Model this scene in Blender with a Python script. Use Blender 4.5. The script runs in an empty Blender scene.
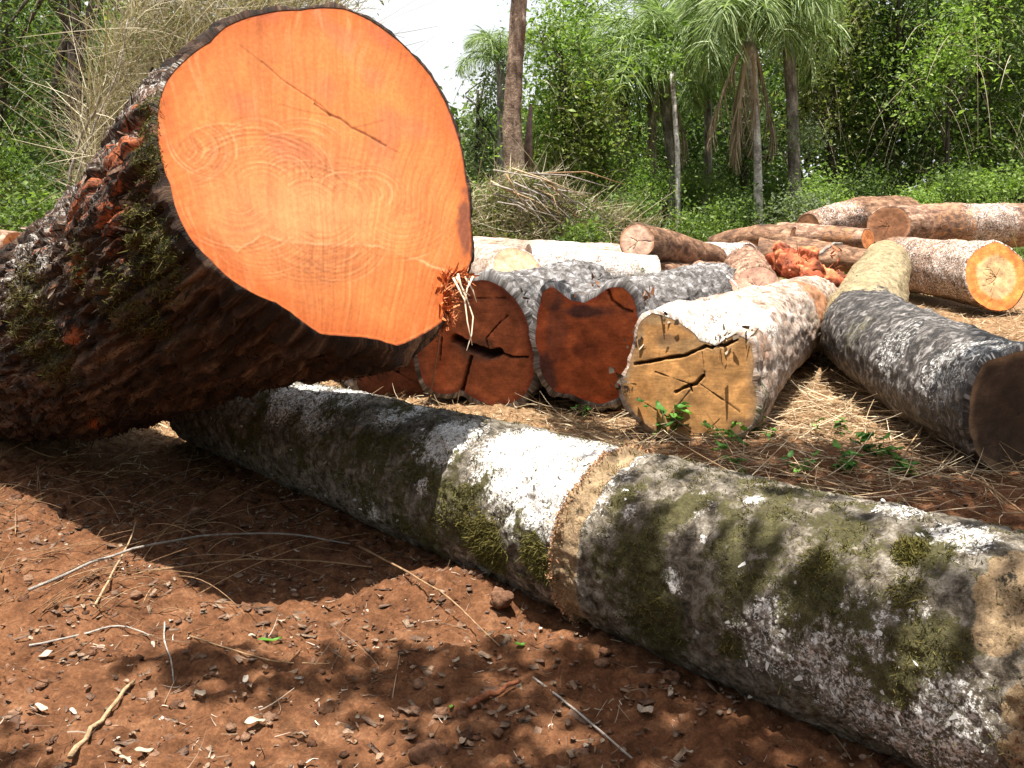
import bpy, math
import numpy as np
from mathutils import Vector, Matrix
S = bpy.context.scene
C = S.collection
PI = math.pi
rng = np.random.default_rng(7)

# ------------------------------------------------------------------ camera
F = 1000.0; HOR = 190.0; CAMH = 1.45
PITCH = math.atan((384 - HOR) / F)
cp, sp = math.cos(PITCH), math.sin(PITCH)
cam = bpy.data.cameras.new('camera'); cam.sensor_width = 36; cam.lens = 36 * F / 1024
cam.clip_start = .05; cam.clip_end = 2000
co = bpy.data.objects.new('camera', cam); C.objects.link(co)
co.location = (0, 0, CAMH); co.rotation_euler = (PI / 2 - PITCH, 0, 0)
S.camera = co
# ------------------------------------------------------------------ light
SUN = Vector((-.08, -.15, 1.0)).normalized()
sun = bpy.data.lights.new('sun', 'SUN'); sun.energy = 5.0; sun.angle = math.radians(.53); sun.color = (1, .95, .87)
so = bpy.data.objects.new('sun', sun); C.objects.link(so); so.rotation_euler = SUN.to_track_quat('Z', 'Y').to_euler()
so.location = (0, 0, 30)
w = bpy.data.worlds.new('World'); S.world = w; w.use_nodes = True
nt = w.node_tree; bg = nt.nodes['Background']
sky = nt.nodes.new('ShaderNodeTexSky'); sky.sky_type = 'NISHITA'; sky.sun_disc = False
sky.sun_elevation = math.asin(SUN.z); sky.sun_rotation = math.atan2(SUN.x, SUN.y)
sky.air_density = 1.0; sky.dust_density = 6.0; sky.ozone_density = 1.0; sky.altitude = 300
tc = nt.nodes.new('ShaderNodeTexCoord'); nz = nt.nodes.new('ShaderNodeTexNoise'); nz.inputs['Scale'].default_value = 2.2; nz.inputs['Detail'].default_value = 6
nt.links.new(tc.outputs['Generated'], nz.inputs['Vector'])
rp = nt.nodes.new('ShaderNodeValToRGB'); rp.color_ramp.elements[0].position = .36; rp.color_ramp.elements[0].color = (.62, .62, .62, 1); rp.color_ramp.elements[1].position = .58; rp.color_ramp.elements[1].color = (.95, .95, .95, 1)
nt.links.new(nz.outputs[0], rp.inputs[0]); mxw = nt.nodes.new('ShaderNodeMix'); mxw.data_type = 'RGBA'; mxw.inputs[7].default_value = (9.5, 9.7, 9.9, 1)
sx = nt.nodes.new('ShaderNodeSeparateXYZ'); nt.links.new(tc.outputs['Generated'], sx.inputs[0])
mr = nt.nodes.new('ShaderNodeMapRange'); mr.inputs[1].default_value = .25; mr.inputs[2].default_value = .75; mr.inputs[3].default_value = 1.0; mr.inputs[4].default_value = .12; nt.links.new(sx.outputs[2], mr.inputs[0])
mw = nt.nodes.new('ShaderNodeMath'); mw.operation = 'MULTIPLY'; nt.links.new(rp.outputs[0], mw.inputs[0]); nt.links.new(mr.outputs[0], mw.inputs[1]); nt.links.new(mw.outputs[0], mxw.inputs[0]); nt.links.new(sky.outputs[0], mxw.inputs[6]); nt.links.new(mxw.outputs[2], bg.inputs[0]); bg.inputs[1].default_value = .055
S.view_settings.view_transform = 'Standard'; S.view_settings.look = 'None'
S.view_settings.exposure = 1.42; S.view_settings.gamma = 1
S.cycles.max_bounces = 5; S.cycles.diffuse_bounces = 3; S.cycles.glossy_bounces = 2; S.cycles.transmission_bounces = 3
S.cycles.sample_clamp_indirect = 6

# ------------------------------------------------------------------ maths
def proj(P):
    P = np.asarray(P, float)
    dx, dy, dz = P[..., 0], P[..., 1], P[..., 2] - CAMH
    z = dy * cp - dz * sp; u = dy * sp + dz * cp
    return 512 + F * dx / z, 384 - F * u / z
def ray(px, py):
    a = (px - 512) / F; b = (384 - py) / F
    return np.array([a, cp + b * sp, -sp + b * cp])
def at(px, py, Y):
    r = ray(px, py); return np.array([0, 0, CAMH]) + r * (Y / r[1])
def gnd(px, py, z=0.0):
    r = ray(px, py); return np.array([0, 0, CAMH]) + r * ((z - CAMH) / r[2])
_t = np.random.default_rng(99)
_perm = np.concatenate([_t.permutation(256)] * 3)
_g = _t.normal(size=(256, 3)); _g /= np.linalg.norm(_g, axis=1)[:, None]
def noise(P, seed=0):
    P = np.asarray(P, float) + seed * 17.37
    I = np.floor(P).astype(np.int64); f = P - I; I &= 255
    u = f * f * f * (f * (f * 6 - 15) + 10)
    out = 0
    for dx in (0, 1):
        wx = u[..., 0] if dx else 1 - u[..., 0]
        for dy in (0, 1):
            wy = u[..., 1] if dy else 1 - u[..., 1]
            for dz in (0, 1):
                wz = u[..., 2] if dz else 1 - u[..., 2]
                h = _perm[_perm[_perm[(I[..., 0] + dx) & 255] + ((I[..., 1] + dy) & 255)] + ((I[..., 2] + dz) & 255)]
                g = _g[h]
                out = out + wx * wy * wz * (g[..., 0] * (f[..., 0] - dx) + g[..., 1] * (f[..., 1] - dy) + g[..., 2] * (f[..., 2] - dz))
    return out * 1.5
def fbm(P, o=4, seed=0, gain=.5):
    P = np.asarray(P, float); r = 0; a = 1
    for i in range(o):
        r = r + a * noise(P * 2 ** i, seed + i * 3); a *= gain
    return r
def ss(a, b, x):
    t = np.clip((x - a) / (b - a), 0, 1); return t * t * (3 - 2 * t)
def lerp(a, b, t): return a + (b - a) * t
def mixc(c, d, m):
    return c + (np.asarray(d) - c) * np.clip(m, 0, 1)[..., None]
def segdist(X, Y, pts):
    best = np.full(np.shape(X), 1e9)
    for (a, b), (c, d) in zip(pts[:-1], pts[1:]):
        vx, vy = c - a, d - b; L = vx * vx + vy * vy + 1e-9
        t = np.clip(((X - a) * vx + (Y - b) * vy) / L, 0, 1)
        best = np.minimum(best, np.hypot(X - a - t * vx, Y - b - t * vy))
    return best

# ------------------------------------------------------------------ mesh
def mk(name, V, FA, mat=None, parent=None, attrs=None, smooth=True, mats=None, mi=None):
    V = np.asarray(V, np.float32).reshape(-1, 3)
    m = bpy.data.meshes.new(name)
    FA = FA if isinstance(FA, list) else [FA]
    FA = [np.asarray(f, np.int32) for f in FA if len(f)]
    lv = np.concatenate([f.ravel() for f in FA]); sz = np.concatenate([np.full(len(f), f.shape[1], np.int32) for f in FA])
    m.vertices.add(len(V)); m.vertices.foreach_set('co', V.ravel())
    m.loops.add(len(lv)); m.loops.foreach_set('vertex_index', lv)
    st = np.concatenate([[0], np.cumsum(sz)[:-1]]).astype(np.int32)
    m.polygons.add(len(sz)); m.polygons.foreach_set('loop_start', st); m.polygons.foreach_set('loop_total', sz)
    m.polygons.foreach_set('use_smooth', np.full(len(sz), smooth))
    if mat: m.materials.append(mat)
    for k, a in (attrs or {}).items():
        a = np.asarray(a, np.float32)
        if a.ndim == 1:
            at_ = m.attributes.new(k, 'FLOAT', 'POINT'); at_.data.foreach_set('value', a)
        elif k == 'loc':
            at_ = m.attributes.new(k, 'FLOAT_VECTOR', 'POINT'); at_.data.foreach_set('vector', a.ravel())
        else:
            at_ = m.attributes.new(k, 'FLOAT_COLOR', 'POINT')
            at_.data.foreach_set('color', np.concatenate([a, np.ones((len(a), 1), np.float32)], 1).ravel())
    m.update(calc_edges=True); m.validate()
    o = bpy.data.objects.new(name, m); C.objects.link(o)
    if parent: 
        o.parent = parent
        if parent.type == 'EMPTY': o.matrix_parent_inverse = Matrix.Translation(-Vector(parent.location))
    return o
def tag(o, label, cat, group=None, kind=None):
    if label: o['label'] = label
    if cat: o['category'] = cat
    if group: o['group'] = group
    if kind: o['kind'] = kind
    return o
def thing(name, loc, label, cat, group=None):
    o = bpy.data.objects.new(name, None); o.empty_display_size = .1; C.objects.link(o); o.location = [float(v) for v in loc]
    return tag(o, label, cat, group)
def grid_faces(n, m, wrap=True, off=0):
    i = np.arange(n - 1)[:, None]; j = np.arange(m if wrap else m - 1)[None]
    j2 = (j + 1) % m
    return np.stack([i * m + j, i * m + j2, (i + 1) * m + j2, (i + 1) * m + j], -1).reshape(-1, 4) + off
class Acc:
    def __init__(s): s.V = []; s.F = []; s.n = 0; s.c = []
    def add(s, V, Fa, c=None):
        s.V.append(np.asarray(V, float)); s.F.append(np.asarray(Fa) + s.n); s.n += len(V)
        s.c.append(np.full(len(V), .5) if c is None else np.broadcast_to(np.asarray(c, float), (len(V),)))
    def build(s, name, mat, parent=None, smooth=True):
        q = [f for f in s.F if f.shape[1] == 4]; t = [f for f in s.F if f.shape[1] == 3]
        FA = ([np.concatenate(q)] if q else []) + ([np.concatenate(t)] if t else [])
        return mk(name, np.concatenate(s.V), FA, mat, parent, {'v': np.concatenate(s.c)}, smooth)
def tube(pts, rad, n=8, cap=True, wob=0.0):
    pts = np.asarray(pts, float); k = len(pts); rad = np.broadcast_to(np.asarray(rad, float), (k,))
    T = np.gradient(pts, axis=0); T /= np.linalg.norm(T, axis=1)[:, None] + 1e-9
    up = np.array([0.1, .2, 1.]); 
    if abs(T[0] @ up) > .9: up = np.array([1., .1, 0])
    N1 = np.cross(T, up); N1 /= np.linalg.norm(N1, axis=1)[:, None] + 1e-9; N2 = np.cross(T, N1)
    th = np.linspace(0, 2 * PI, n, endpoint=False)
    R = rad[:, None] * (1 + wob * rng.normal(size=(k, n)))
    V = pts[:, None] + R[..., None] * (np.cos(th)[None, :, None] * N1[:, None] + np.sin(th)[None, :, None] * N2[:, None])
    V = V.reshape(-1, 3); Fa = grid_faces(k, n)
    if cap:
        V = np.vstack([V, pts[0], pts[-1]]); j = np.arange(n); j2 = (j + 1) % n; b = (k - 1) * n
        z = k * n
        Fa = np.vstack([Fa, np.stack([np.full(n, z), j2, j, np.full(n, z)], 1)[:, [0, 1, 2, 0]]]) if False else Fa
        T1 = np.stack([np.full(n, z), j2, j], 1); T2 = np.stack([np.full(n, z + 1), b + j, b + j2], 1)
        return V, Fa, np.vstack([T1, T2])
    return V, Fa, None
def addtube(acc, pts, rad, n=8, c=None, wob=0.0):
    V, Fa, T = tube(pts, rad, n, True, wob); b = acc.n
    acc.add(V, Fa, c); acc.F.append(T + b)
def strips(acc, P, D, L, W, bend=.3, seg=3, c=None, side=None, gravity=None, r=None):
    """many curved flat blades: P base, D direction, L length, W width"""
    r = r or rng; N = len(P); D = D / (np.linalg.norm(D, axis=1)[:, None] + 1e-9)
    B = r.normal(size=(N, 3)) if gravity is None else np.tile(np.array([0, 0, -1.]), (N, 1))
    amt = bend * (r.random((N, 1)) * 1.4 + .3) if gravity is None else np.full((N, 1), gravity) * (r.random((N, 1)) * .6 + .7)
    if side is None: side = r.normal(size=(N, 3))
    Sd = np.cross(D, side); Sd /= np.linalg.norm(Sd, axis=1)[:, None] + 1e-9
    L = np.broadcast_to(L, (N,))[:, None]; W = np.broadcast_to(W, (N,))[:, None]
    Vs = []
    for i in range(seg + 1):
        t = i / seg
        p = P + D * L * t + B * amt * L * t * t
        wd = W * (1 - .6 * t ** 3)
        Vs += [p - Sd * wd / 2, p + Sd * wd / 2]
    V = np.stack(Vs, 1).reshape(-1, 3); k = 2 * (seg + 1)
    base = (np.arange(N) * k)[:, None, None]; i = np.arange(seg)[None, :, None] * 2
    Fa = (base + i + np.array([0, 1, 3, 2])[None, None]).reshape(-1, 4)
    cc = np.repeat(r.random(N) if c is None else np.broadcast_to(c, (N,)), k)
    acc.add(V, Fa, cc)
def leaves(acc, P, size, r=None, c=None, elong=1.0, flat=.5, curl=.25, droop=0.):
    """folded diamond leaves"""
    r = r or rng; N = len(P)
    Nn = r.normal(size=(N, 3)) + np.array([0, 0, flat * 3]); Nn /= np.linalg.norm(Nn, axis=1)[:, None]
    D = r.normal(size=(N, 3)) + np.array([0, 0, -droop]); D -= Nn * (D * Nn).sum(1)[:, None]; D /= np.linalg.norm(D, axis=1)[:, None] + 1e-9
    Sd = np.cross(Nn, D); sz = (np.broadcast_to(size, (N,)) * (.6 + .8 * r.random(N)))[:, None]
    a = P; b = P + D * sz * .5 * elong + Sd * sz * .36 + Nn * sz * curl * .4
    d = P + D * sz * .5 * elong - Sd * sz * .36 + Nn * sz * curl * .4; e = P + D * sz * elong - Nn * sz * curl * .3
    V = np.stack([a, b, e, d], 1).reshape(-1, 3); Fa = np.arange(N * 4).reshape(-1, 4)
    acc.add(V, Fa, np.repeat(r.random(N) if c is None else c, 4))

# ------------------------------------------------------------------ materials
def newmat(name):
    m = bpy.data.materials.new(name); m.use_nodes = True; n = m.node_tree; n.nodes.clear()
    o = n.nodes.new('ShaderNodeOutputMaterial'); b = n.nodes.new('ShaderNodeBsdfPrincipled')
    n.links.new(b.outputs[0], o.inputs[0]); b.inputs['Specular IOR Level'].default_value = .25
    return m, n, b
def N_(n, t, **k):
    x = n.nodes.new(t)
    for a, v in k.items():
        if hasattr(x, a): setattr(x, a, v)
        else: x.inputs[a].default_value = v
    return x
def lk(n, a, b): n.links.new(a, b)
def tex(n, vec, scale, detail=5, rough=.6, dist=0.0):
    x = N_(n, 'ShaderNodeTexNoise'); x.inputs['Scale'].default_value = scale; x.inputs['Detail'].default_value = detail
    x.inputs['Roughness'].default_value = rough; x.inputs['Distortion'].default_value = dist
    lk(n, vec, x.inputs['Vector']); return x
def ramp(n, fac, stops):
    x = N_(n, 'ShaderNodeValToRGB'); e = x.color_ramp.elements
    while len(e) < len(stops): e.new(.5)
    for i, (p, c) in enumerate(stops):
        e[i].position = p; e[i].color = (*c, 1) if not isinstance(c, float) else (c, c, c, 1)
    lk(n, fac, x.inputs[0]); return x
def mix(n, fac, a, b, mode='MIX'):
    x = N_(n, 'ShaderNodeMix', data_type='RGBA', blend_type=mode)
    for i, v in ((0, fac), (6, a), (7, b)):
        if hasattr(v, 'links'): lk(n, v, x.inputs[i])
        elif isinstance(v, (int, float)): x.inputs[i].default_value = v
        else: x.inputs[i].default_value = (*v, 1)
    return x.outputs[2]
def math_(n, op, a, b=0.0, c=None, clamp=False):
    x = N_(n, 'ShaderNodeMath', operation=op); x.use_clamp = clamp
    for i, v in enumerate((a, b) if c is None else (a, b, c)):
        if hasattr(v, 'links'): lk(n, v, x.inputs[i])
        else: x.inputs[i].default_value = v
    return x.outputs[0]
def mapping(n, vec, s):
    x = N_(n, 'ShaderNodeMapping'); x.inputs['Scale'].default_value = s; lk(n, vec, x.inputs[0]); return x.outputs[0]
def bark_mat(name, dark, mid, light, stretch=.35, scale=14, bump=.6, bdist=.02, rough=.85, spec=.25,
             moss=(.035, .042, .008), wood=(.32, .15, .06), lich=(.62, .62, .60), stops=(.36, .5, .64), fleck=None):
    m, n, b = newmat(name)
    A = N_(n, 'ShaderNodeAttribute', attribute_name='loc'); M = N_(n, 'ShaderNodeAttribute', attribute_name='mask')
    v = mapping(n, A.outputs['Vector'], (stretch, 1, 1))
    t1 = tex(n, v, scale, 8, .68, .6); t2 = tex(n, A.outputs['Vector'], scale * 5, 5, .7); t3 = tex(n, A.outputs['Vector'], 2.2, 4, .6)
    base = ramp(n, t1.outputs[0], [(stops[0], dark), (stops[1], mid), (stops[2], light)]).outputs[0]
    big = ramp(n, t3.outputs[0], [(.3, .72), (.7, 1.2)]).outputs[0]
    base = mix(n, 1.0, base, big, 'MULTIPLY')
    fine = ramp(n, t2.outputs[0], [(.3, .5), (.7, 1.45)]).outputs[0]
    base = mix(n, 1.0, base, fine, 'MULTIPLY')
    var = ramp(n, tex(n, A.outputs['Vector'], scale * .55, 8, .75).outputs[0], [(.34, (.55, .5, .42)), (.5, (.95, .95, .95)), (.66, (1.45, 1.42, 1.4))]).outputs[0]
    base = mix(n, .8, base, mix(n, 1.0, base, var, 'MULTIPLY'))
    sep = N_(n, 'ShaderNodeSeparateColor'); lk(n, M.outputs['Color'], sep.inputs[0])
    t4 = tex(n, A.outputs['Vector'], scale * 1.6, 9, .8); t5 = tex(n, A.outputs['Vector'], scale * 3.1, 7, .75)
    for k, colr, tt in ((2, lich, t5), (1, wood, t1), (0, moss, t4)):
        s = math_(n, 'MULTIPLY_ADD', tt.outputs[0], 3.8, -1.9); s = math_(n, 'ADD', s, math_(n, 'MULTIPLY_ADD', t2.outputs[0], 1.6, -.8)); s = math_(n, 'ADD', s, sep.outputs[k])
        s = math_(n, 'MULTIPLY_ADD', s, 3.2, -1.2, clamp=True); gate = math_(n, 'GREATER_THAN', sep.outputs[k], .04); s = math_(n, 'MULTIPLY', s, gate)
        cc = mix(n, 1.0, mix(n, 1.0, colr, fine, 'MULTIPLY'), var, 'MULTIPLY')
        base = mix(n, s, base, cc)
    lk(n, base, b.inputs['Base Color'])
    b.inputs['Roughness'].default_value = rough; b.inputs['Specular IOR Level'].default_value = spec
    h = math_(n, 'MULTIPLY_ADD', t2.outputs[0], .35, t1.outputs[0])
    bp = N_(n, 'ShaderNodeBump'); bp.inputs['Strength'].default_value = bump; bp.inputs['Distance'].default_value = bdist
    lk(n, h, bp.inputs['Height']); lk(n, bp.outputs[0], b.inputs['Normal'])
    return m
def face_mat(name, rough=.8, fine=60, saw=True):
    m, n, b = newmat(name)
    A = N_(n, 'ShaderNodeAttribute', attribute_name='loc'); c = N_(n, 'ShaderNodeAttribute', attribute_name='col')
    t = tex(n, A.outputs['Vector'], fine, 6, .7); f = ramp(n, t.outputs[0], [(.3, .8), (.7, 1.18)]).outputs[0]
    t6 = tex(n, A.outputs['Vector'], 5, 4, .6); g = ramp(n, t6.outputs[0], [(.3, .85), (.7, 1.12)]).outputs[0]
    base = mix(n, 1.0, mix(n, 1.0, c.outputs['Color'], f, 'MULTIPLY'), g, 'MULTIPLY')
    hgt = t.outputs[0]
    if saw:
        sv = mapping(n, A.outputs['Vector'], (9, 55, 1)); ts = tex(n, sv, 1.0, 5, .65, .8); base = mix(n, 1.0, base, ramp(n, ts.outputs[0], [(.3, .80), (.7, 1.18)]).outputs[0], 'MULTIPLY'); hgt = ts.outputs[0]
        tb = tex(n, A.outputs['Vector'], 11, 8, .75); base = mix(n, 1.0, base, ramp(n, tb.outputs[0], [(.34, .6), (.62, 1.25)]).outputs[0], 'MULTIPLY')
    lk(n, base, b.inputs['Base Color']); b.inputs['Roughness'].default_value = rough
    bp = N_(n, 'ShaderNodeBump'); bp.inputs['Strength'].default_value = .35; bp.inputs['Distance'].default_value = .004
    lk(n, hgt, bp.inputs['Height']); lk(n, bp.outputs[0], b.inputs['Normal'])
    return m
def v_mat(name, stops, rough=.8, trans=0.0, spec=.2, nscale=0):
    """colour by the per-piece value v"""
    m, n, b = newmat(name)
    A = N_(n, 'ShaderNodeAttribute', attribute_name='v')
    colr = ramp(n, A.outputs['Fac'], stops).outputs[0]
    if nscale:
        g = N_(n, 'ShaderNodeNewGeometry'); t = tex(n, g.outputs['Position'], nscale, 5, .65)
        f = ramp(n, t.outputs[0], [(.32, .55), (.68, 1.4)]).outputs[0]; colr = mix(n, 1.0, colr, f, 'MULTIPLY')
        bp = N_(n, 'ShaderNodeBump'); bp.inputs['Strength'].default_value = .6; bp.inputs['Distance'].default_value = .03
        lk(n, t.outputs[0], bp.inputs['Height']); lk(n, bp.outputs[0], b.inputs['Normal'])
    lk(n, colr, b.inputs['Base Color']); b.inputs['Roughness'].default_value = rough; b.inputs['Specular IOR Level'].default_value = spec
    if trans:
        tr = N_(n, 'ShaderNodeBsdfTranslucent'); lk(n, mix(n, 1.0, colr, (1.0, 1.15, .5), 'MULTIPLY'), tr.inputs[0])
        mx = N_(n, 'ShaderNodeMixShader'); mx.inputs[0].default_value = trans
        lk(n, b.outputs[0], mx.inputs[1]); lk(n, tr.outputs[0], mx.inputs[2]); lk(n, mx.outputs[0], n.nodes['Material Output'].inputs[0])
    return m

# ------------------------------------------------------------------ ground
def ground_z(x, y):
    P = np.stack([x, y, np.zeros_like(x)], -1)
    near = 1 - ss(14, 30, y)
    h = .045 * fbm(P * .9, 3, 2) * near
    def hill(cx, cy, rx, ry, a): return a * np.exp(-((x - cx) / rx) ** 2 - ((y - cy) / ry) ** 2)
    a = gnd(455, 600); h = h + hill(a[0], a[1], .28, .16, .07)
    a = gnd(640, 650); h = h + hill(a[0], a[1], .5, .12, .04)
    a = gnd(60, 610); h = h + hill(a[0], a[1], .22, .1, .06)
    a = gnd(170, 575); h = h + hill(a[0], a[1], .3, .12, .03)
    a = gnd(930, 505); h = h + hill(a[0], a[1], .5, .18, .06)
    h = h + .9 * ss(24, 60, y) 
    return h
def axis(lo, hi, st, far, grow=1.06):
    a = list(np.arange(lo, hi, st)); s = st; x = a[-1]
    while x < far[1]: s *= grow; x += s; a.append(x)
    s = st; x = a[0]; b = []
    while x > far[0]: s *= grow; x -= s; b.append(x)
    return np.array(b[::-1] + a)
gx = axis(-2.6, 2.6, .012, (-420, 420), 1.045); gy = axis(1.7, 6.0, .013, (-60, 900), 1.03)
GX, GY = np.meshgrid(gx, gy)
Pg = np.stack([GX, GY, np.zeros_like(GX)], -1)
nearw = (1 - ss(8, 13, GY)) * (1 - ss(4, 8, np.abs(GX)))
Z = ground_z(GX, GY)
clod = fbm(Pg * 16, 4, 5); rid = 1 - np.abs(noise(Pg * 9, 8)) * 2
Z = Z + nearw * (.018 * clod + .02 * np.clip(noise(Pg * 7, 8), 0, 1) + .022 * np.clip(noise(Pg * 22, 11), 0, 1) + .010 * np.clip(noise(Pg * 45, 13), -.2, 1))
PX, PY = proj(np.stack([GX, GY, Z], -1))
straw = ss(4.9, 6.0, GY + .5 * noise(Pg * 1.5, 20)) * .9
soil = np.clip(.5 + .6 * fbm(Pg * 2.2, 4, 31), 0, 1)
gm, n, b = newmat('red_soil')
g = N_(n, 'ShaderNodeNewGeometry'); M = N_(n, 'ShaderNodeAttribute', attribute_name='mask')
sep = N_(n, 'ShaderNodeSeparateColor'); lk(n, M.outputs['Color'], sep.inputs[0])
t1 = tex(n, g.outputs['Position'], 9, 9, .7); t2 = tex(n, g.outputs['Position'], 70, 8, .75); t3 = tex(n, g.outputs['Position'], 28, 7, .7, .8)
c1 = ramp(n, t1.outputs[0], [(.33, (.068, .029, .014)), (.52, (.148, .065, .030)), (.7, (.240, .120, .062))]).outputs[0]
c2 = ramp(n, t2.outputs[0], [(.3, .5), (.55, 1.0), (.74, 1.75)]).outputs[0]
c1 = mix(n, 1.0, c1, c2, 'MULTIPLY')
fl = ramp(n, t3.outputs[0], [(.66, 0.0), (.72, 1.0)]).outputs[0]
c1 = mix(n, math_(n, 'MULTIPLY', fl, .35), c1, (.26, .17, .11))
cs = ramp(n, t3.outputs[0], [(.3, (.10, .05, .025)), (.5, (.24, .145, .075)), (.7, (.42, .30, .17))]).outputs[0]
cs = mix(n, 1.0, cs, c2, 'MULTIPLY')
c1 = mix(n, sep.outputs[0], c1, cs)
far = mix(n, t1.outputs[0], (.035, .05, .015), (.08, .09, .03)); c1 = mix(n, sep.outputs[1], c1, far)
lk(n, c1, b.inputs['Base Color']); b.inputs['Roughness'].default_value = .95; b.inputs['Specular IOR Level'].default_value = .1
bp = N_(n, 'ShaderNodeBump'); bp.inputs['Strength'].default_value = .8; bp.inputs['Distance'].default_value = .012
lk(n, math_(n, 'ADD', t2.outputs[0], t3.outputs[0]), bp.inputs['Height']); lk(n, bp.outputs[0], b.inputs['Normal'])
msk = np.stack([straw * (1 - ss(20, 26, GY)), ss(17, 22, GY), soil], -1).reshape(-1, 3)
o = mk('ground', np.stack([GX, GY, Z], -1), grid_faces(len(gy), len(gx), False), gm, None, {'mask': msk})
o['kind'] = 'structure'

# ------------------------------------------------------------------ logs
def frame(A, B):
    a = B - A; L = np.linalg.norm(a); a = a / L
    e1 = np.cross(a, [0, 0, 1.]); e1 /= np.linalg.norm(e1); e2 = np.cross(e1, a)
    return a, L, e1, e2
def round_outline(seed, lob=.06):
    th = np.linspace(0, 2 * PI, 64, endpoint=False)
    r = 1 + lob * fbm(np.stack([np.cos(th) * 1.1, np.sin(th) * 1.1, th * 0 + seed * 1.7], -1), 3, seed)
    return th, r
def build_log(label, A, rA, B, rB, bmat, fmat, colf, name='log', group='felled logs lying in the clearing', nA=None, outline=None,
              ds=.03, dc=.03, disp=None, seed=1, bend=(0, 0, 0), mask=None, keep=.8, fres=(24, 96), fdisp=None, thick=.012,
              bark_label=None, lob=.07, cat='log', extra=None, far_cap=True, rimfade=.06, kink=None, ragged=.6):
    A = np.asarray(A, float); B = np.asarray(B, float); a, L, e1, e2 = frame(A, B)
    n = -a if nA is None else np.asarray(nA, float) / np.linalg.norm(nA)
    T = thing(name, ((A + B) / 2) * [1, 1, 0], label, cat, group)
    ns = max(8, int(L / ds)); nc = max(24, int(2 * PI * rA / dc))
    th = np.linspace(0, 2 * PI, nc, endpoint=False)
    if outline is not None:
        q = []
        for px, py in outline:
            r = ray(px, py); o_ = np.array([0, 0, CAMH]); t = ((A - o_) @ n) / (r @ n); d = o_ + r * t - A
            q.append((d @ e1, d @ e2))
        q = np.array(q); tt = np.arctan2(q[:, 1], q[:, 0]) % (2 * PI); rr = np.hypot(q[:, 0], q[:, 1])
        ix = np.argsort(tt); OT, OR = tt[ix], rr[ix]
    else:
        OT, OR = round_outline(seed, lob); OR = OR * rA
    of = lambda t: np.interp(t % (2 * PI), np.concatenate([OT - 2 * PI, OT, OT + 2 * PI]), np.concatenate([OR] * 3))
    kk = lambda t, r: -(r * (np.cos(t) * (e1 @ n) + np.sin(t) * (e2 @ n))) / (a @ n)
    s = np.linspace(0, L, ns) ; s = np.concatenate([[0], np.linspace(0.004, L, ns)])
    Sg, Tg = np.meshgrid(s, th, indexing='ij'); tn = Sg / L
    mean = np.mean(OR)
    tgt = lerp(rA, rB, tn) * (1 + lob * .8 * fbm(np.stack([np.cos(Tg), np.sin(Tg), Sg * .9 + seed * 3.1], -1), 3, seed + 5))
    R = lerp(of(Tg), tgt, ss(0, keep, Sg))
    loc = np.stack([Sg, R * np.cos(Tg), R * np.sin(Tg)], -1)
    D = disp(loc, Sg, Tg) if disp else .008 * fbm(loc * [6, 16, 16], 4, seed)
    rim = ss(0, .004, Sg) * thick * (1 + ragged * np.clip(fbm(np.stack([np.cos(Tg) * 9, np.sin(Tg) * 9, Sg * 8 + seed], -1), 4, 61) + .3, -.5, 2))
    Rb = R + rim + D * ss(-.02, rimfade, Sg) * (Sg > 0)
    bd = np.asarray(bend, float)
    if kink is not None:
        tk, K = kink; tri = np.minimum(tn / tk, (1 - tn) / (1 - tk)); tri = tri - .12 * np.exp(-((tn - tk) / .08) ** 2)
        bd = (np.asarray(K) - (A + (B - A) * tk)) / .88; Cn = A + a * Sg[..., None] + bd * tri[..., None]
    else: Cn = A + a * Sg[..., None] + bd * (4 * tn * (1 - tn))[..., None]
    V = Cn + Rb[..., None] * (np.cos(Tg)[..., None] * e1 + np.sin(Tg)[..., None] * e2)
    fade = 1 - ss(0, keep * 1.2, Sg)
    V = V + a * (kk(Tg, R) * fade)[..., None]
    V[0] -= a * .002
    Vf = V.reshape(-1, 3)
    at_ = {'loc': loc.reshape(-1, 3)}
    mk_ = None
    if mask: mk_ = mask(V, loc, Sg, Tg); at_['mask'] = mk_.reshape(-1, 3)
    bo = mk('bark', Vf, grid_faces(len(s), nc)[:, ::-1], bmat, T, at_)
    if bark_label: bo['label'] = bark_label
    # cut face
    nr, nt_ = fres; rho = np.linspace(0, 1, nr + 1)[1:]; tf = np.linspace(0, 2 * PI, nt_, endpoint=False)
    Rf, Tf = np.meshgrid(rho, tf, indexing='ij'); rf = Rf * (of(Tf) + .002)
    X = rf * np.cos(Tf); Y = rf * np.sin(Tf)
    FP = A + X[..., None] * e1 + Y[..., None] * e2 + a * kk(Tf, rf)[..., None]
    FP = np.concatenate([(A)[None], FP.reshape(-1, 3)]); X = np.concatenate([[0], X.ravel()]); Y = np.concatenate([[0], Y.ravel()]); Rr = np.concatenate([[0], Rf.ravel()])
    U, Vv = proj(FP)
    col, dd = colf(X, Y, Rr, U, Vv, rA)
    FP = FP + a * (np.broadcast_to(dd, X.shape) * (Rr < .985))[:, None]
    j = np.arange(nt_); fan = np.stack([np.zeros(nt_, int), 1 + j, 1 + (j + 1) % nt_], 1)
    mk('cut_face', FP, [grid_faces(nr, nt_, True, 1), fan], fmat, T, {'loc': np.stack([X, Y, np.zeros_like(X)], -1), 'col': col})
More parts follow.
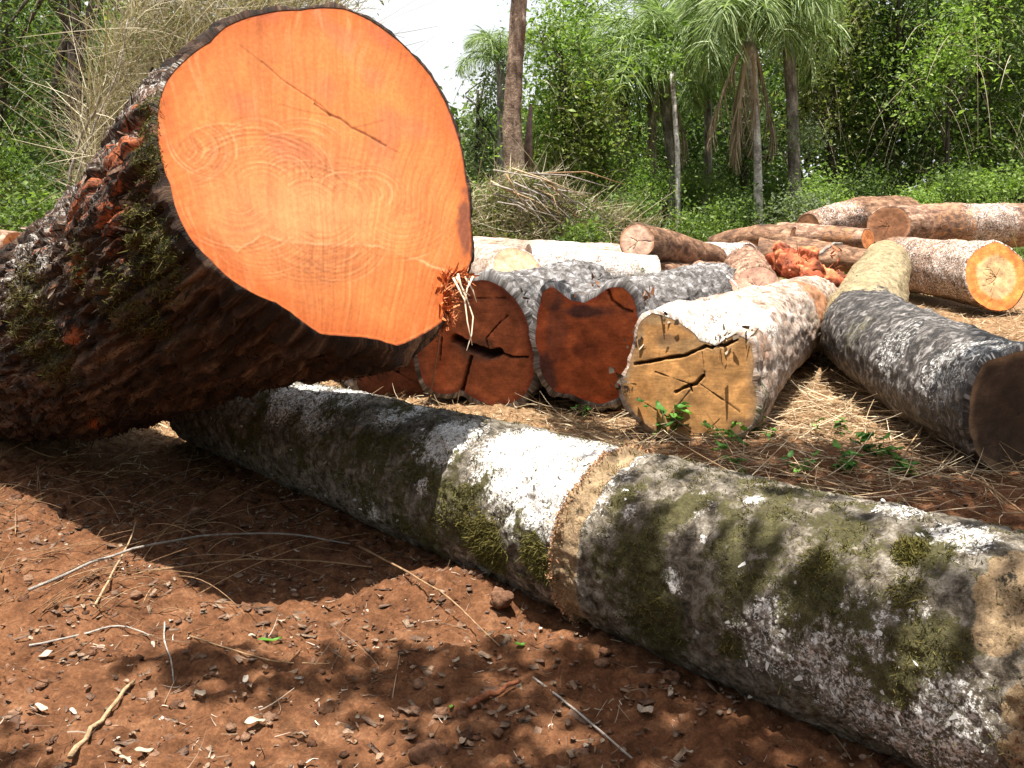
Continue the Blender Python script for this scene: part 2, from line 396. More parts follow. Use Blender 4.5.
    if far_cap:
        cB = B; last = V[-1]; VV = np.vstack([last, [cB]]); j = np.arange(nc)
        X2 = np.concatenate([(R[-1] * np.cos(th)), [0]]); Y2 = np.concatenate([R[-1] * np.sin(th), [0]])
        c2_, _ = colf(X2, Y2, np.hypot(X2, Y2) / rB, X2 * 0, Y2 * 0, rB)
        mk('cut_face', VV, np.stack([np.full(nc, nc), (j + 1) % nc, j], 1)[:, ::-1], fmat, T, {'loc': np.stack([X2, Y2, X2 * 0], -1), 'col': c2_})
    if extra: extra(T, V, loc, mk_, a, e1, e2, Sg, Tg, Cn)
    return T

def wood_cols(core, rim, ring=.12, stain=None, cracks=6, seed=3, sap=.9, ringf=60):
    def f(X, Y, R, U, V, rA):
        P = np.stack([X, Y, np.full_like(X, seed * 1.3)], -1)
        ang = np.arctan2(Y, X)
        rr = np.hypot(X, Y) * (1 + .1 * noise(P * 4, seed))
        c = np.tile(np.array(core, float), (len(X), 1))
        c = mixc(c, rim, ss(sap - .08, sap + .04, R + .05 * noise(P * 9, seed + 4)))
        c = c * (1 + ring * np.sin(rr * ringf * (1 + .3 * noise(P * 3, seed + 1))) * .6 + .35 * fbm(P * 7, 4, seed + 2))[:, None]
        st = np.stack([np.cos(ang) * 30, np.sin(ang) * 30, rr * 3], -1)
        c = c * (1 + .12 * noise(st, seed + 7))[:, None]
        d = .0012 * fbm(P * 12, 3, seed)
        if cracks:
            r_ = np.random.default_rng(seed)
            for k in range(cracks):
                an = r_.random() * 2 * PI; l = rA * (.3 + .6 * r_.random())
                pts = [(0, 0)]
                for q in range(1, 5):
                    pts.append((math.cos(an) * l * q / 4 + r_.normal() * .02 * rA * 2, math.sin(an) * l * q / 4 + r_.normal() * .02 * rA * 2))
                dist = segdist(X, Y, pts); m = 1 - ss(.001, .003 + .004 * rA, dist + .004 * noise(P * 30, k)); 
                d = d + m * .008; c = c * (1 - .35 * m)[:, None]
        if stain: c = mixc(c, stain, ss(-.1, .5, fbm(P * 2.2 / max(rA, .1) * .4, 3, seed + 9)))
        return np.clip(c, .002, 1), d
    return f

# ======== hero log
OUT1 = [(240,20),(262,14),(300,10),(345,9),(370,20),(400,42),(430,75),(445,102),(456,130),(465,175),(470,220),(471,260),(466,272),(450,275),(445,295),(444,320),(420,336),(397,346),(378,340),(360,337),(340,336),(320,334),(305,324),(290,312),(276,303),(260,297),(243,288),(225,275),(210,260),(195,245),(186,232),(180,220),(174,204),(170,185),(164,170),(160,155),(157,120),(160,98),(167,80),(185,60),(210,42),(225,27)]
A1 = at(312, 178, 3.5); B1 = np.array([-4.0, 6.9, .43]); n1 = np.array([.60, -.70, .39])
def big_face(X, Y, R, U, V, rA):
    P = np.stack([X, Y, X * 0], -1)
    if U.max() == 0: return np.tile([.3, .1, .03], (len(X), 1)), 0
    c = np.tile([.60, .205, .060], (len(X), 1))
    pale = np.exp(-((U - 300) / 90.) ** 2 - ((V - 215) / 60.) ** 2); c = mixc(c, [.68, .31, .14], pale * .7)
    c = mixc(c, [.60, .195, .055], np.exp(-((U - 350) / 110.) ** 2 - ((V - 60) / 50.) ** 2) * .5)
    c = mixc(c, [.50, .12, .025], ss(.80, 1.0, R + .05 * noise(P * 6, 4)) * .75)
    # fibre streaks fanning up from under the disc
    an = np.arctan2(U - 330, 640 - V); ra = np.hypot(U - 330, 640 - V)
    an = an + .012 * noise(P * 5, 40); st = fbm(np.stack([an * 22, ra / 260., an * 0 + 2], -1), 4, 41, .7); st2 = fbm(np.stack([an * 95, ra / 60., an * 0 + 5], -1), 2, 43)
    c = c * (1 + .10 * st + .08 * st2)[:, None]
    hi = ss(.25, .7, fbm(np.stack([an * 60, ra / 90., an * 0 + 9], -1), 3, 47, .8)) * np.clip(.35 + noise(P * 4, 3), 0, 1)
    c = mixc(c, [.68, .29, .12], hi * .5)
    # growth rings
    rr = np.hypot(U - 345, V - 125) * (1 + .06 * noise(P * 3, 6)); c = c * (1 + .03 * np.sin(rr / 4.2 + 2 * noise(P * 2.5, 9)))[:, None]
    c = mixc(c, [.50, .13, .10], .28 * ss(.1, .6, noise(P * 7 + 4, 12)) * (1 - ss(140, 200, V)) * ss(190, 260, U))
    # saw scallops
    d = 0.0; r_ = np.random.default_rng(5)
    fam = [(255, 152, 18, 34, -160, -20, 4), (262, 190, 16, 60, -170, -10, 8), (238, 205, 14, 55, 20, 150, 8), (290, 180, 12, 44, -165, 20, 7), (330, 215, 20, 70, 20, 160, 9),
           (310, 205, 14, 45, -150, -20, 6), (345, 195, 12, 40, -170, 30, 6), (372, 185, 10, 30, -160, 60, 4), (225, 170, 10, 40, -180, -40, 5), (400, 200, 14, 60, 30, 150, 7),
           (270, 235, 16, 50, 10, 170, 6), (345, 240, 12, 40, 0, 170, 6), (215, 140, 14, 42, 70, 190, 5), (300, 150, 10, 30, -150, -10, 4), (180, 150, 8, 40, -60, 80, 7)]
    for cx, cy, r0, r1, a0, a1, k in fam:
        cx += r_.normal() * 3; cy += r_.normal() * 3
        aa = np.degrees(np.arctan2(V - cy, U - cx)); rd = np.hypot((U - cx) * (.82 + .1 * r_.normal()), V - cy + (U - cx) * .12 * r_.normal())
        mid = (a0 + a1) / 2; hw = (a1 - a0) / 2; da = np.abs((aa - mid + 180) % 360 - 180)
        ang = 1 - ss(hw * .6, hw, da)
        for q in np.linspace(r0, r1, int(k * 1.7)):
            q += r_.normal() * 1.2; m = np.exp(-((rd - q) / .8) ** 2) * ang * (.2 + .8 * r_.random()) * ss(-.2, .4, noise(P * 7, int(q) + int(cx)))
            c = mixc(c, [.74, .38, .19], m * .5); d = d - .0004 * m
            m2 = np.exp(-((rd - q + 2.2) / 1.0) ** 2) * ang * .3; c = c * (1 - .5 * m2)[:, None]
    # many faint arcs everywhere near the left and bottom rims
    rd = np.hypot(U - 130, V - 40); c = c * (1 + .06 * np.sin(rd / 1.9 + noise(P * 5, 3) * 3) * (1 - ss(.0, .6, (U - 160) / 150)))[:, None]
    # felling step: below the line the wood sits a little deeper
    line = np.interp(U, [150, 205, 238, 262, 290, 330, 380, 420, 445, 480], [225, 232, 252, 236, 243, 245, 247, 262, 272, 280])
    below = V - line + 2 * noise(P * 20, 6)
    d = d + .0012 * ss(-2, 4, below)
    c = mixc(c, [.85, .46, .24], np.exp(-((below + 1.2) / 1.2) ** 2) * .65 * ss(-.6, .3, noise(P * 13, 2)) * ss(210, 235, U))
    c = mixc(c, c * [.92, .84, .74], ss(0, 3, below) * .7)
    # cracks and stains
    cr = segdist(U, V, [(262,62),(285,82),(305,95),(322,106),(331,116)]); m = np.exp(-(cr / .8) ** 2); c = c * (1 - .3 * m)[:, None]; d = d + .002 * m
    cr = segdist(U, V, [(315,104),(330,115),(341,119),(352,128),(365,134),(386,146)]) + .5 * noise(P * 30, 8); m = np.exp(-(cr / 1.0) ** 2); c = c * (1 - .6 * m)[:, None]; d = d + .003 * m
    for pl in ([(331,116),(300,110),(280,104)], [(386,146),(400,153)], [(240,45),(262,62)], [(352,128),(385,120)]):
        cr = segdist(U, V, pl); m = np.exp(-(cr / .9) ** 2); c = c * (1 - .3 * m)[:, None]
    stn = np.exp(-((U - 464) / 9.) ** 2 - ((V - 222) / 42.) ** 2); c = mixc(c, [.16, .06, .04], ss(.35, .8, stn + .25 * noise(P * 25, 5)) * .8)
    c = mixc(c, [.10, .03, .015], ss(.985, 1.0, R + .006 * noise(P * 40, 3)))
    c = c * (.80 + .12 * fbm(P * 2.3, 3, 77))[:, None] * [1, .90, .82]
    return np.clip(c, .003, .95), d + .0012 * st2
bm_big = bark_mat('rugged_bark', (.009, .006, .004), (.042, .021, .012), (.17, .105, .065), stretch=.13, scale=20, bump=1.0, bdist=.03,
                  wood=(.30, .085, .032), moss=(.055, .065, .012), lich=(.34, .32, .29), stops=(.38, .52, .66))
fm_orange = face_mat('fresh_orange_wood', .75, saw=False)
def disp_big(loc, Sg, Tg):
    q = loc * [1.7, 14, 14] + .45 * fbm(loc * [4, 8, 8], 3, 3)[..., None]
    r1 = 1 - np.abs(noise(q, 21)) * 3.4; r1 = np.clip(r1, -.5, 1)
    plates = ss(.0, .8, 1 - r1)
    return .036 * plates + .012 * fbm(loc * [8, 34, 34], 4, 22) + .010 * np.abs(noise(loc * [6, 50, 50], 25)) - .02 * ss(.25, .5, noise(loc * [9, 5, 5], 27)) + .02 * fbm(loc * [2, 3, 3], 2, 9)
def near_px(V, px, py):
    """surface point of the grid V that shows at this pixel, nearest to the camera"""
    U, W = proj(V); d = np.hypot(U - px, W - py); dep = V[..., 1]
    k = np.where(d < max(6, d.min() * 1.5), dep, 1e9); return V.reshape(-1, 3)[k.argmin()]
def blobs(V, spots):
    m = np.zeros(V.shape[:-1])
    for s_ in spots:
        px, py, r = s_[:3]; wgt = s_[3] if len(s_) > 3 else 1.0
        p = near_px(V, px, py); d = np.linalg.norm(V - p, axis=-1); m = np.maximum(m, wgt * (1 - ss(r * .6, r * 1.15, d)))
    return m
def mask_big(V, loc, Sg, Tg):
    wood = blobs(V, [(112, 150, .14, .5), (85, 190, .10, .6), (60, 235, .08, .6), (112, 195, .16, .5), (100, 225, .12, .6), (72, 280, .10, .55), (68, 200, .14, .5), (40, 240, .10, .4), (125, 160, .12, .45), (105, 250, .1, .5), (140, 120, .1, .35), (60, 330, .07, .5), (90, 430, .05, .5), (120, 330, .06, .3)])
    moss = blobs(V, [(145, 165, .09, .4), (128, 215, .10, .35), (75, 265, .12, .3), (150, 110, .1, .4), (135, 230, .12, .5), (30, 330, .3, .35), (150, 260, .2, .35), (125, 310, .2, .3)])  # moss; the belly patches also paint the underside's shade into the colour
    li = blobs(V, [(100, 125, .16, .45), (45, 215, .25, .5), (130, 100, .15, .5), (15, 250, .2, .6), (20, 270, .3, .5), (10, 310, .25, .4), (60, 225, .2, .35), (85, 150, .25, .35), (150, 85, .2, .4)])  # lichen; with the wood patches it also paints the sunlit top paler
    return np.stack([moss, wood * .85, li * .75], -1)
moss_m = v_mat('moss', [(0, (.018, .018, .006)), (.5, (.065, .062, .014)), (1, (.17, .14, .04))], .95, .1)
fibre_m = v_mat('torn_wood_fibre', [(0, (.22, .05, .015)), (.6, (.50, .15, .05)), (1, (.66, .32, .15))], .8)
barkflake_m = v_mat('bark_flake', [(0, (.05, .028, .02)), (.5, (.15, .09, .06)), (1, (.36, .29, .22))], .85, nscale=60)
def tufts(V, prob, e1, e2, Tg, N, L, r=None):
    r = r or rng; W_ = prob.ravel() + 1e-9; W_ = W_ ; ix = r.choice(W_.size, N, p=W_ / W_.sum()); P = V.reshape(-1, 3)[ix] + r.normal(size=(N, 3)) * .004
    t = Tg.ravel()[ix]; nn = np.cos(t)[:, None] * e1 + np.sin(t)[:, None] * e2
    return P, nn
def extra_big(T, V, loc, M, a, e1, e2, Sg, Tg, Cn):
    ac = Acc(); P, nn = tufts(V, (M[..., 0] ** 2) * (Sg < 3.5), e1, e2, Tg, 16000, .02)
    strips(ac, P, nn + rng.normal(size=P.shape) * 1.5, .003 + .008 * rng.random(len(P)), .003, .8, 2)
    o = ac.build('moss', moss_m, T); o['kind'] = 'stuff'
    # loose bark flakes standing off the surface
    fl = Acc(); pr = ((Sg > .16) & (Sg < 4.2)) * (.4 + (Sg < .5)) * (np.sin(Tg) > -.3); P, nn = tufts(V, pr.astype(float), e1, e2, Tg, 420, .02)
    al = a[None] * np.sign(rng.normal(size=(len(P), 1))) + rng.normal(size=P.shape) * .25 + nn * .08
    strips(fl, P + nn * .003, al, .04 + .08 * rng.random(len(P)) ** 2, .008 + .016 * rng.random(len(P)), .1, 4, side=nn + .2 * rng.normal(size=P.shape))
    o = fl.build('bark_flakes', barkflake_m, T); o['kind'] = 'stuff'
    # dangling root hairs and shreds, coloured near-black to paint shade on the belly
    ds = Acc(); pr = ((Sg > .1) & (Sg < 4.0)) * (np.sin(Tg) < .35) * 1.0; P, nn = tufts(V, pr, e1, e2, Tg, 14000, .02)
    strips(ds, P, nn + a * .4 + rng.normal(size=P.shape) * .9, .006 + .02 * rng.random(len(P)), .003 + .006 * rng.random(len(P)), .5, 2, c=.55 * rng.random(len(P)) ** 2 + .45 * (rng.random(len(P)) < .02))
    o = ds.build('bark_shreds', v_mat('dark_shred', [(0, (.012, .008, .005)), (.5, (.05, .03, .015)), (1, (.22, .09, .035))], .95), T); o['kind'] = 'stuff'
    # torn hinge wood at the right corner
    ac = Acc(); o_ = np.array([0, 0, CAMH])
    pl = lambda px, py: o_ + ray(px, py) * (((A1 - o_) @ n1) / (ray(px, py) @ n1))
    for k in range(420):
        t = rng.random(); px = lerp(442, 466, rng.random()) ; py = lerp(273, 326, t ** 1.2); 
        if px > 458 - (py - 273) * .32 and py > 284: px = 447 + 6 * rng.random()
        p = pl(px, py) + a * (.015 + .06 * rng.random()) - a * .02
        dr = n1 / np.linalg.norm(n1) * (.3 + rng.random()) + e2 * rng.normal() * .6 + e1 * rng.normal() * .5
        strips(ac, p[None], dr[None], .02 + .035 * rng.random(), .004 + .009 * rng.random(), .3, 3)
    for k in range(40):
        p = pl(450 + 16 * rng.random(), 272 + 8 * rng.random()); strips(ac, p[None], (-e1 * .3 + np.array([.8, 0, -.1]) + rng.normal(size=3) * .25)[None], .03 + .03 * rng.random(), .012, .3, 3)
    ac.build('torn_hinge', fibre_m, T)
    # pale fibres dangling from the tear
    ac = Acc()
    for k, pts in enumerate(([(452,278),(462,300),(468,318),(466,335),(461,352)], [(458,276),(466,292),(470,303)], [(447,280),(457,300),(460,325),(463,345)], [(462,278),(459,292),(456,304)], [(449,277),(452,290),(461,296)])):
        P3 = np.array([pl(*q) - a * .03 * (1 + .2 * k) for q in pts]); P3 = P3 + rng.normal(size=P3.shape) * .004
        addtube(ac, P3, np.linspace(.0045, .0018, len(P3)), 6, .95)
    ac.build('hanging_fibre', v_mat('pale_fibre', [(0, (.5, .4, .28)), (1, (.62, .5, .36))], .8), T)
build_log('huge rugged log with bright orange sawn face raised toward the camera', A1, .50, B1, .46, bm_big, fm_orange, big_face, nA=n1, outline=OUT1,
          ds=.0085, dc=.0085, disp=disp_big, seed=3, bend=(0, 0, -.27), rimfade=.12, ragged=1.3, mask=mask_big, keep=.9, fres=(200, 1100), thick=.010, extra=extra_big, lob=.03)

# ======== mossy log in front
Am = np.array([1.36, 2.135, .304]); Bm = np.array([-1.80, 5.765, .215])
bm_moss = bark_mat('lichen_bark', (.032, .026, .018), (.105, .088, .064), (.235, .210, .175), stretch=.9, scale=26, bump=.8, bdist=.016, stops=(.36, .47, .62),
                   moss=(.062, .056, .022), wood=(.25, .175, .10), lich=(.60, .59, .57))
def sm_of(V, px, py, loc):
    U, W = proj(V); d = np.hypot(U - px, W - py) + V[..., 1] * .01; d = np.where(V[..., 1] > 90, 1e9, d)
    # front side only: the nearest in depth among the close ones
    k = np.where(np.hypot(U - px, W - py) < 8, V[..., 1], 1e9).argmin(); return loc.reshape(-1, 3)[k][0]
MS = {}
def band_s(Sg, Tg, loc): return Sg - MS['s'] - .02 * np.sin(Tg * 2) - .012 * noise(loc * 9, 7)
MS['s'] = 1.50
def disp_moss(loc, Sg, Tg):
    pb = 1 - 2.2 * np.abs(noise(loc * [30, 24, 24], 51))
    d = .009 * np.clip(pb + .2, 0, 1) + .004 * fbm(loc * [14, 14, 14], 4, 52) + .012 * fbm(loc * [2.2, 3, 3], 3, 53)
    bs = band_s(Sg, Tg, loc)
    d = d - .012 * ss(-.088, -.078, bs) * (1 - ss(.0, .008, bs)) + .010 * np.exp(-((bs - .016) / .012) ** 2) * (1 + .8 * noise(loc * 60, 3))
    d = d + .004 * np.exp(-((bs + .037) / .006) ** 2)
    rg = ss(-.3, .3, fbm(loc * 5, 3, 59)); e = 1 - ss(.02, .05, Sg); d = d - .008 * e
    return d
def mask_moss(V, loc, Sg, Tg):
    bs = band_s(Sg, Tg, loc)
    moss = blobs(V, [(640, 500, .14, .6), (760, 480, .2, .6), (800, 540, .2, .55), (680, 480, .12, .5), (850, 570, .2, .5), (900, 600, .18, .5), (650, 640, .15, .6), (600, 560, .07, .5), (330, 410, .2, .4), (460, 530, .1, .6), (370, 480, .3, .4), (690, 520, .16, .8), (640, 560, .14, .75), (740, 560, .16, .75), (720, 480, .14, .7), (780, 510, .10, .55), (800, 590, .14, .6), (720, 620, .12, .75), (660, 610, .10, .75), (860, 530, .10, .6), (870, 600, .12, .6),
                     (930, 640, .1, .7), (905, 545, .05, .9), (620, 600, .1, .8), (880, 660, .1, .5), (500, 520, .10, .5), (480, 550, .10, .7), (530, 560, .10, .6), (475, 500, .08, .65), (440, 500, .2, .75), (400, 470, .2, .7), (350, 450, .2, .65), (430, 550, .15, .7),
                     (300, 430, .15, .4), (380, 410, .15, .3), (240, 420, .2, .45), (410, 520, .15, .7), (560, 570, .07, .4), (800, 480, .1, .6), (850, 500, .07, .5), (960, 600, .12, .45), (490, 475, .06, .35)])
    moss = np.maximum(moss * 1.05 - .16 + 1.0 * fbm(loc * 7, 5, 61), 0) * (moss > .02)
    lich = blobs(V, [(560, 470, .26, .8), (520, 450, .24, .85), (600, 455, .14, .8), (510, 520, .05, .75), (752, 493, .035, .95), (690, 500, .06, .7), (663, 585, .05, .85), (770, 640, .14, .5), (850, 670, .2, .6), (800, 610, .1, .5), (910, 710, .2, .65), (960, 530, .1, .8), (900, 505, .08, .6),
                     (330, 395, .2, .6), (290, 390, .2, .55), (430, 440, .12, .5), (365, 510, .08, .55), (420, 480, .05, .6), (625, 510, .03, .7), (650, 545, .02, .8), (700, 535, .015, .9), (905, 620, .08, .4), (400, 405, .14, .7), (450, 430, .16, .8), (740, 640, .1, .45)])
    wood = np.where((bs > -.084) & (bs < .03), 1.0, 0) * 1.0
    e = np.maximum(1 - ss(.04, .08, Sg + .1 * fbm(loc * 6, 3, 5)), ss(.25, .5, blobs(V, [(1008, 595, .10), (992, 630, .06), (1018, 565, .07)]) + .3 * fbm(loc * 8, 3, 5))); wood = np.maximum(wood, e * .95)
    moss = moss * (1 - wood); lich = lich * (1 - wood)
    return np.stack([moss * 1.15, wood, lich * (1 - .25 * (Sg < 1.45))], -1)
def extra_moss(T, V, loc, M, a, e1, e2, Sg, Tg, Cn):
    ac = Acc(); pr = np.clip(M[..., 0] * .8 - .3 + 1.5 * fbm(loc * 14, 4, 71), 0, 1) * (np.sin(Tg) > -.5)
    P, nn = tufts(V, pr, e1, e2, Tg, 60000, .02)
    strips(ac, P - nn * .002, nn + rng.normal(size=P.shape) * 1.6, .003 + .0055 * rng.random(len(P)), .0026, .8, 2)
    P, nn = tufts(V, blobs(V, [(905, 548, .045), (815, 560, .05, .3), (905, 590, .05, .4), (480, 545, .12, .5), (530, 560, .08, .4)]), e1, e2, Tg, 9000, .02)
    strips(ac, P, nn + rng.normal(size=P.shape) * .8, .004 + .008 * rng.random(len(P)), .0028, .8, 2, c=.5 + .4 * rng.random(len(P)))
    o = ac.build('moss', moss_m, T); o['kind'] = 'stuff'
    # crumbly lip of bark along the saw ring
    ac = Acc(); bs = band_s(Sg, Tg, loc); P, nn = tufts(V, np.exp(-((bs - .02) / .012) ** 2), e1, e2, Tg, 2600, .01)
    strips(ac, P, nn + rng.normal(size=P.shape) * 1.0, .003 + .007 * rng.random(len(P)), .005, .5, 2, c=.5 + .5 * rng.random(len(P)))
    ac.build('bark_lip', v_mat('cinnamon_bark', [(0, (.10, .045, .022)), (.5, (.26, .13, .065)), (1, (.45, .27, .15))], .9), T)
    # small pale flakes
    ac = Acc(); P, nn = tufts(V, (M[..., 2] > .2) * 1.0 + .12, e1, e2, Tg, 300, .01)
    strips(ac, P + nn * .002, a * rng.normal(size=(len(P), 1)) + np.cross(nn, a) * rng.normal(size=(len(P), 1)) + nn * .15, .008 + .015 * rng.random(len(P)), .005 + .01 * rng.random(len(P)), .2, 2, side=nn)
    o = ac.build('lichen_flakes', v_mat('lichen_flake', [(0, (.3, .29, .26)), (1, (.68, .68, .66))], .9), T); o['kind'] = 'stuff'
    # rotten brown splinters at the sawn butt
    ac = Acc(); P, nn = tufts(V, (Sg < .05) * 1.0, e1, e2, Tg, 900, .01)
    strips(ac, P, -a + nn * .5 + rng.normal(size=P.shape) * .6, .006 + .014 * rng.random(len(P)), .008, .4, 3, c=rng.random(len(P)) * .7)
    ac.build('rotten_edge', v_mat('rotten_rim', [(0, (.045, .014, .008)), (.5, (.14, .05, .025)), (1, (.3, .17, .09))], .9), T)
fm_brown = face_mat('weathered_wood', .85)
build_log('long pale mossy log with a sawn ring, crossing the foreground', Am, .312, Bm, .235, bm_moss, fm_brown, wood_cols((.30, .19, .10), (.10, .04, .02), seed=8),
          ds=.0075, dc=.0075, disp=disp_moss, seed=12, mask=mask_moss, keep=.4, fres=(50, 200), extra=extra_moss, lob=.025, thick=.008, nA=(.66, -.74, .05))
#@@REST
# ======== the logs behind
O3 = [(417,330),(424,305),(440,292),(462,284),(486,280),(502,287),(517,302),(527,322),(532,350),(533,378),(524,396),(508,404),(490,405),(474,398),(462,390),(450,394),(436,393),(425,384),(419,362)]
O4 = [(543,292),(552,286),(561,293),(571,301),(585,303),(598,296),(608,288),(622,287),(632,296),(637,315),(637,345),(634,368),(628,386),(617,398),(602,404),(588,401),(572,394),(556,392),(545,380),(540,355),(537,325),(540,305)]
O5 = [(640,322),(652,313),(665,316),(684,326),(700,341),(716,346),(735,334),(750,341),(753,356),(752,380),(757,402),(752,424),(738,434),(712,436),(684,437),(656,431),(640,418),(628,405),(622,390),(630,366),(636,345)]
O6 = [(985,362),(1005,356),(1030,350),(1060,372),(1070,410),(1060,450),(1040,468),(1010,472),(985,462),(973,440),(970,410),(975,380)]
def traced_face(core, rim, marks, seed, dark=None, ringc=None):
    base = wood_cols(core, rim, seed=seed, cracks=0, sap=.93, ringf=70)
    def f(X, Y, R, U, V, rA):
        c, d = base(X, Y, R, U, V, rA)
        if U.max() == 0: return c, d
        P = np.stack([X, Y, X * 0 + seed], -1)
        for cx, cy, rx, ry, colr, wt in (dark or []):
            q = 1 - ss(.5, 1.15, np.hypot((U - cx) / rx, (V - cy) / ry) + .35 * fbm(P * 9, 3, seed)); c = mixc(c, colr, q * wt)
        for pl, wd, dep in marks:
            m = 1 - ss(wd * .5, wd * 1.2, segdist(U, V, pl) + .8 * noise(P * 30, seed)); c = c * (1 - .8 * m)[:, None]; d = d + dep * m
        return np.clip(c, .002, 1), d
    return f
red_core, red_rim = (.30, .095, .042), (.10, .030, .018)
f3 = traced_face(red_core, (.20, .055, .03), [([(455,338),(467,345),(478,350),(490,354),(498,352)], 4.5, .12), ([(498,352),(512,357),(528,357)], 1.2, .03), ([(471,357),(466,375),(462,390)], 2.0, .05), ([(489,350),(486,338),(500,322),(508,315)], .8, .02), ([(440,300),(442,330),(440,360)], .8, .02), ([(455,298),(505,298)], .6, .01)],
                 3, [(480, 350, 26, 14, (.09, .05, .035), .7), (440, 350, 14, 40, (.26, .06, .02), .6)])
f4 = traced_face((.38, .095, .032), (.38, .08, .03), [([(608,290),(612,300),(622,308),(632,312)], 1.5, .02)], 5,
                 [(552, 300, 14, 12, (.06, .035, .03), .7), (585, 312, 30, 8, (.055, .03, .028), .85), (545, 375, 12, 26, (.05, .03, .03), .85), (585, 350, 12, 10, (.12, .03, .015), .6), (548, 296, 8, 14, (.40, .11, .04), .6), (620, 297, 12, 8, (.5, .12, .03), .9), (556, 330, 14, 30, (.08, .04, .035), .5)])
f5 = traced_face((.33, .165, .055), (.25, .14, .06), [([(635,364),(650,362),(668,358),(684,356),(698,350),(706,346),(712,348),(716,344),(724,346),(736,340)], 1.6, .04), ([(676,392),(688,386),(696,384),(703,376)], 1.7, .03), ([(690,386),(692,391)], 1.0, .02), ([(655,372),(690,384)], .5, .004), ([(702,352),(705,378)], .5, .004), ([(700,384),(740,412)], .5, .004), ([(668,418),(692,388)], .5, .004), ([(640,400),(690,432)], .6, .004)],
                 7, [(668, 340, 14, 8, (.14, .075, .035), .8), (655, 320, 12, 6, (.36, .24, .12), .5), (744, 428, 16, 14, (.12, .065, .03), .85), (642, 400, 14, 26, (.34, .15, .04), .5), (700, 345, 40, 10, (.30, .19, .09), .5)])
f6 = traced_face((.06, .038, .024), (.20, .13, .075), [], 9, [(1020, 410, 34, 44, (.03, .018, .011), .8)])
b_grey = bark_mat('grey_flaky_bark', (.035, .030, .028), (.13, .12, .115), (.33, .325, .33), stretch=.25, scale=22, bump=.9, bdist=.02, wood=(.38, .17, .09))
b_dark = bark_mat('wet_dark_bark', (.012, .010, .009), (.055, .045, .038), (.27, .25, .235), stretch=1.5, scale=15, bump=.9, bdist=.03, rough=.45, spec=.45, wood=(.33, .255, .14), moss=(.11, .10, .035), stops=(.40, .51, .62))
b_white = bark_mat('blotched_white_bark', (.12, .07, .045), (.28, .20, .15), (.46, .40, .35), stretch=.6, scale=16, bump=.6, bdist=.02, rough=.6, wood=(.30, .14, .07), stops=(.34, .45, .6))
b_pink = bark_mat('flaking_pinkish_bark', (.075, .038, .025), (.22, .125, .08), (.42, .29, .21), stretch=.4, scale=18, bump=.6, rough=.75)
b_brown = bark_mat('rusty_brown_bark', (.045, .024, .014), (.17, .088, .048), (.30, .18, .11), stretch=.4, scale=15, bump=.7, rough=.7, lich=(.55, .50, .46))
b_straw = bark_mat('straw_coloured_bark', (.10, .075, .035), (.25, .19, .095), (.38, .31, .18), stretch=.3, scale=20, bump=.7)
def disp_g(loc, Sg, Tg): return .018 * (1 - np.abs(noise(loc * [3, 14, 14], 31)) * 2) + .010 * fbm(loc * [14, 26, 26], 4, 32) + .02 * fbm(loc * [2, 4, 4], 2, 33)
def disp_s(loc, Sg, Tg): return .006 * fbm(loc * [10, 12, 12], 4, 34) + .022 * fbm(loc * [1.6, 3, 3], 3, 35)
def disp_w(loc, Sg, Tg): return .007 * fbm(loc * [20, 9, 9], 4, 36) + .012 * (1 - np.abs(noise(loc * [5, 1.6, 1.6], 37)) * 2) + .025 * fbm(loc * [1.4, 3, 3], 3, 38)
def shards(col_stops, spots, px0, name='bark_shards', r0=.03):
    def ex(T, V, loc, M, a, e1, e2, Sg, Tg, Cn):
        ac = Acc()
        for px, py, k, l in spots:
            p = near_px(V, px, py)
            for q in range(k):
                strips(ac, (p + rng.normal(size=3) * r0)[None], (rng.normal(size=3) + [0, -.2, .9])[None], l * .55 * (.4 + rng.random()), l * .35 * (.4 + rng.random()), .2, 3)
        ac.build(name, v_mat(name, col_stops), T)['kind'] = 'stuff'
    return ex
def mset(spots_w=(), spots_l=(), spots_m=()):
    def f(V, loc, Sg, Tg): return np.stack([blobs(V, spots_m) if spots_m else Sg * 0, blobs(V, spots_w) if spots_w else Sg * 0, blobs(V, spots_l) if spots_l else Sg * 0], -1)
    return f
G1 = 'felled logs lying in the clearing'
A3 = at(476, 345, 6.5); build_log('dull red log end with a black gaping hole and cracks, beside the orange disc', A3, .38, at(600, 292, 10.2), .31, b_grey, fm_brown, f3, outline=O3, nA=(-.1, -.97, -.16), ds=.025, dc=.022, disp=disp_g, seed=4, thick=.03, fres=(70, 260),
    extra=shards([(0, (.03, .02, .015)), (1, (.2, .16, .14))], [(520, 300, 6, .06), (530, 340, 8, .06), (535, 370, 8, .06)], 0))
A4 = at(588, 347, 6.35); build_log('dark red heart-shaped log end between the cracked red log and the yellow log', A4, .33, at(712, 296, 10.5), .30, b_grey, fm_brown, f4, outline=O4, nA=(.1, -.97, -.14), ds=.025, dc=.022, disp=disp_g, seed=5, thick=.03, fres=(70, 260),
    extra=shards([(0, (.04, .02, .015)), (.6, (.22, .10, .05)), (1, (.34, .2, .12))], [(600, 276, 8, .05), (650, 296, 8, .08), (575, 290, 8, .06), (636, 372, 16, .06)], 0))
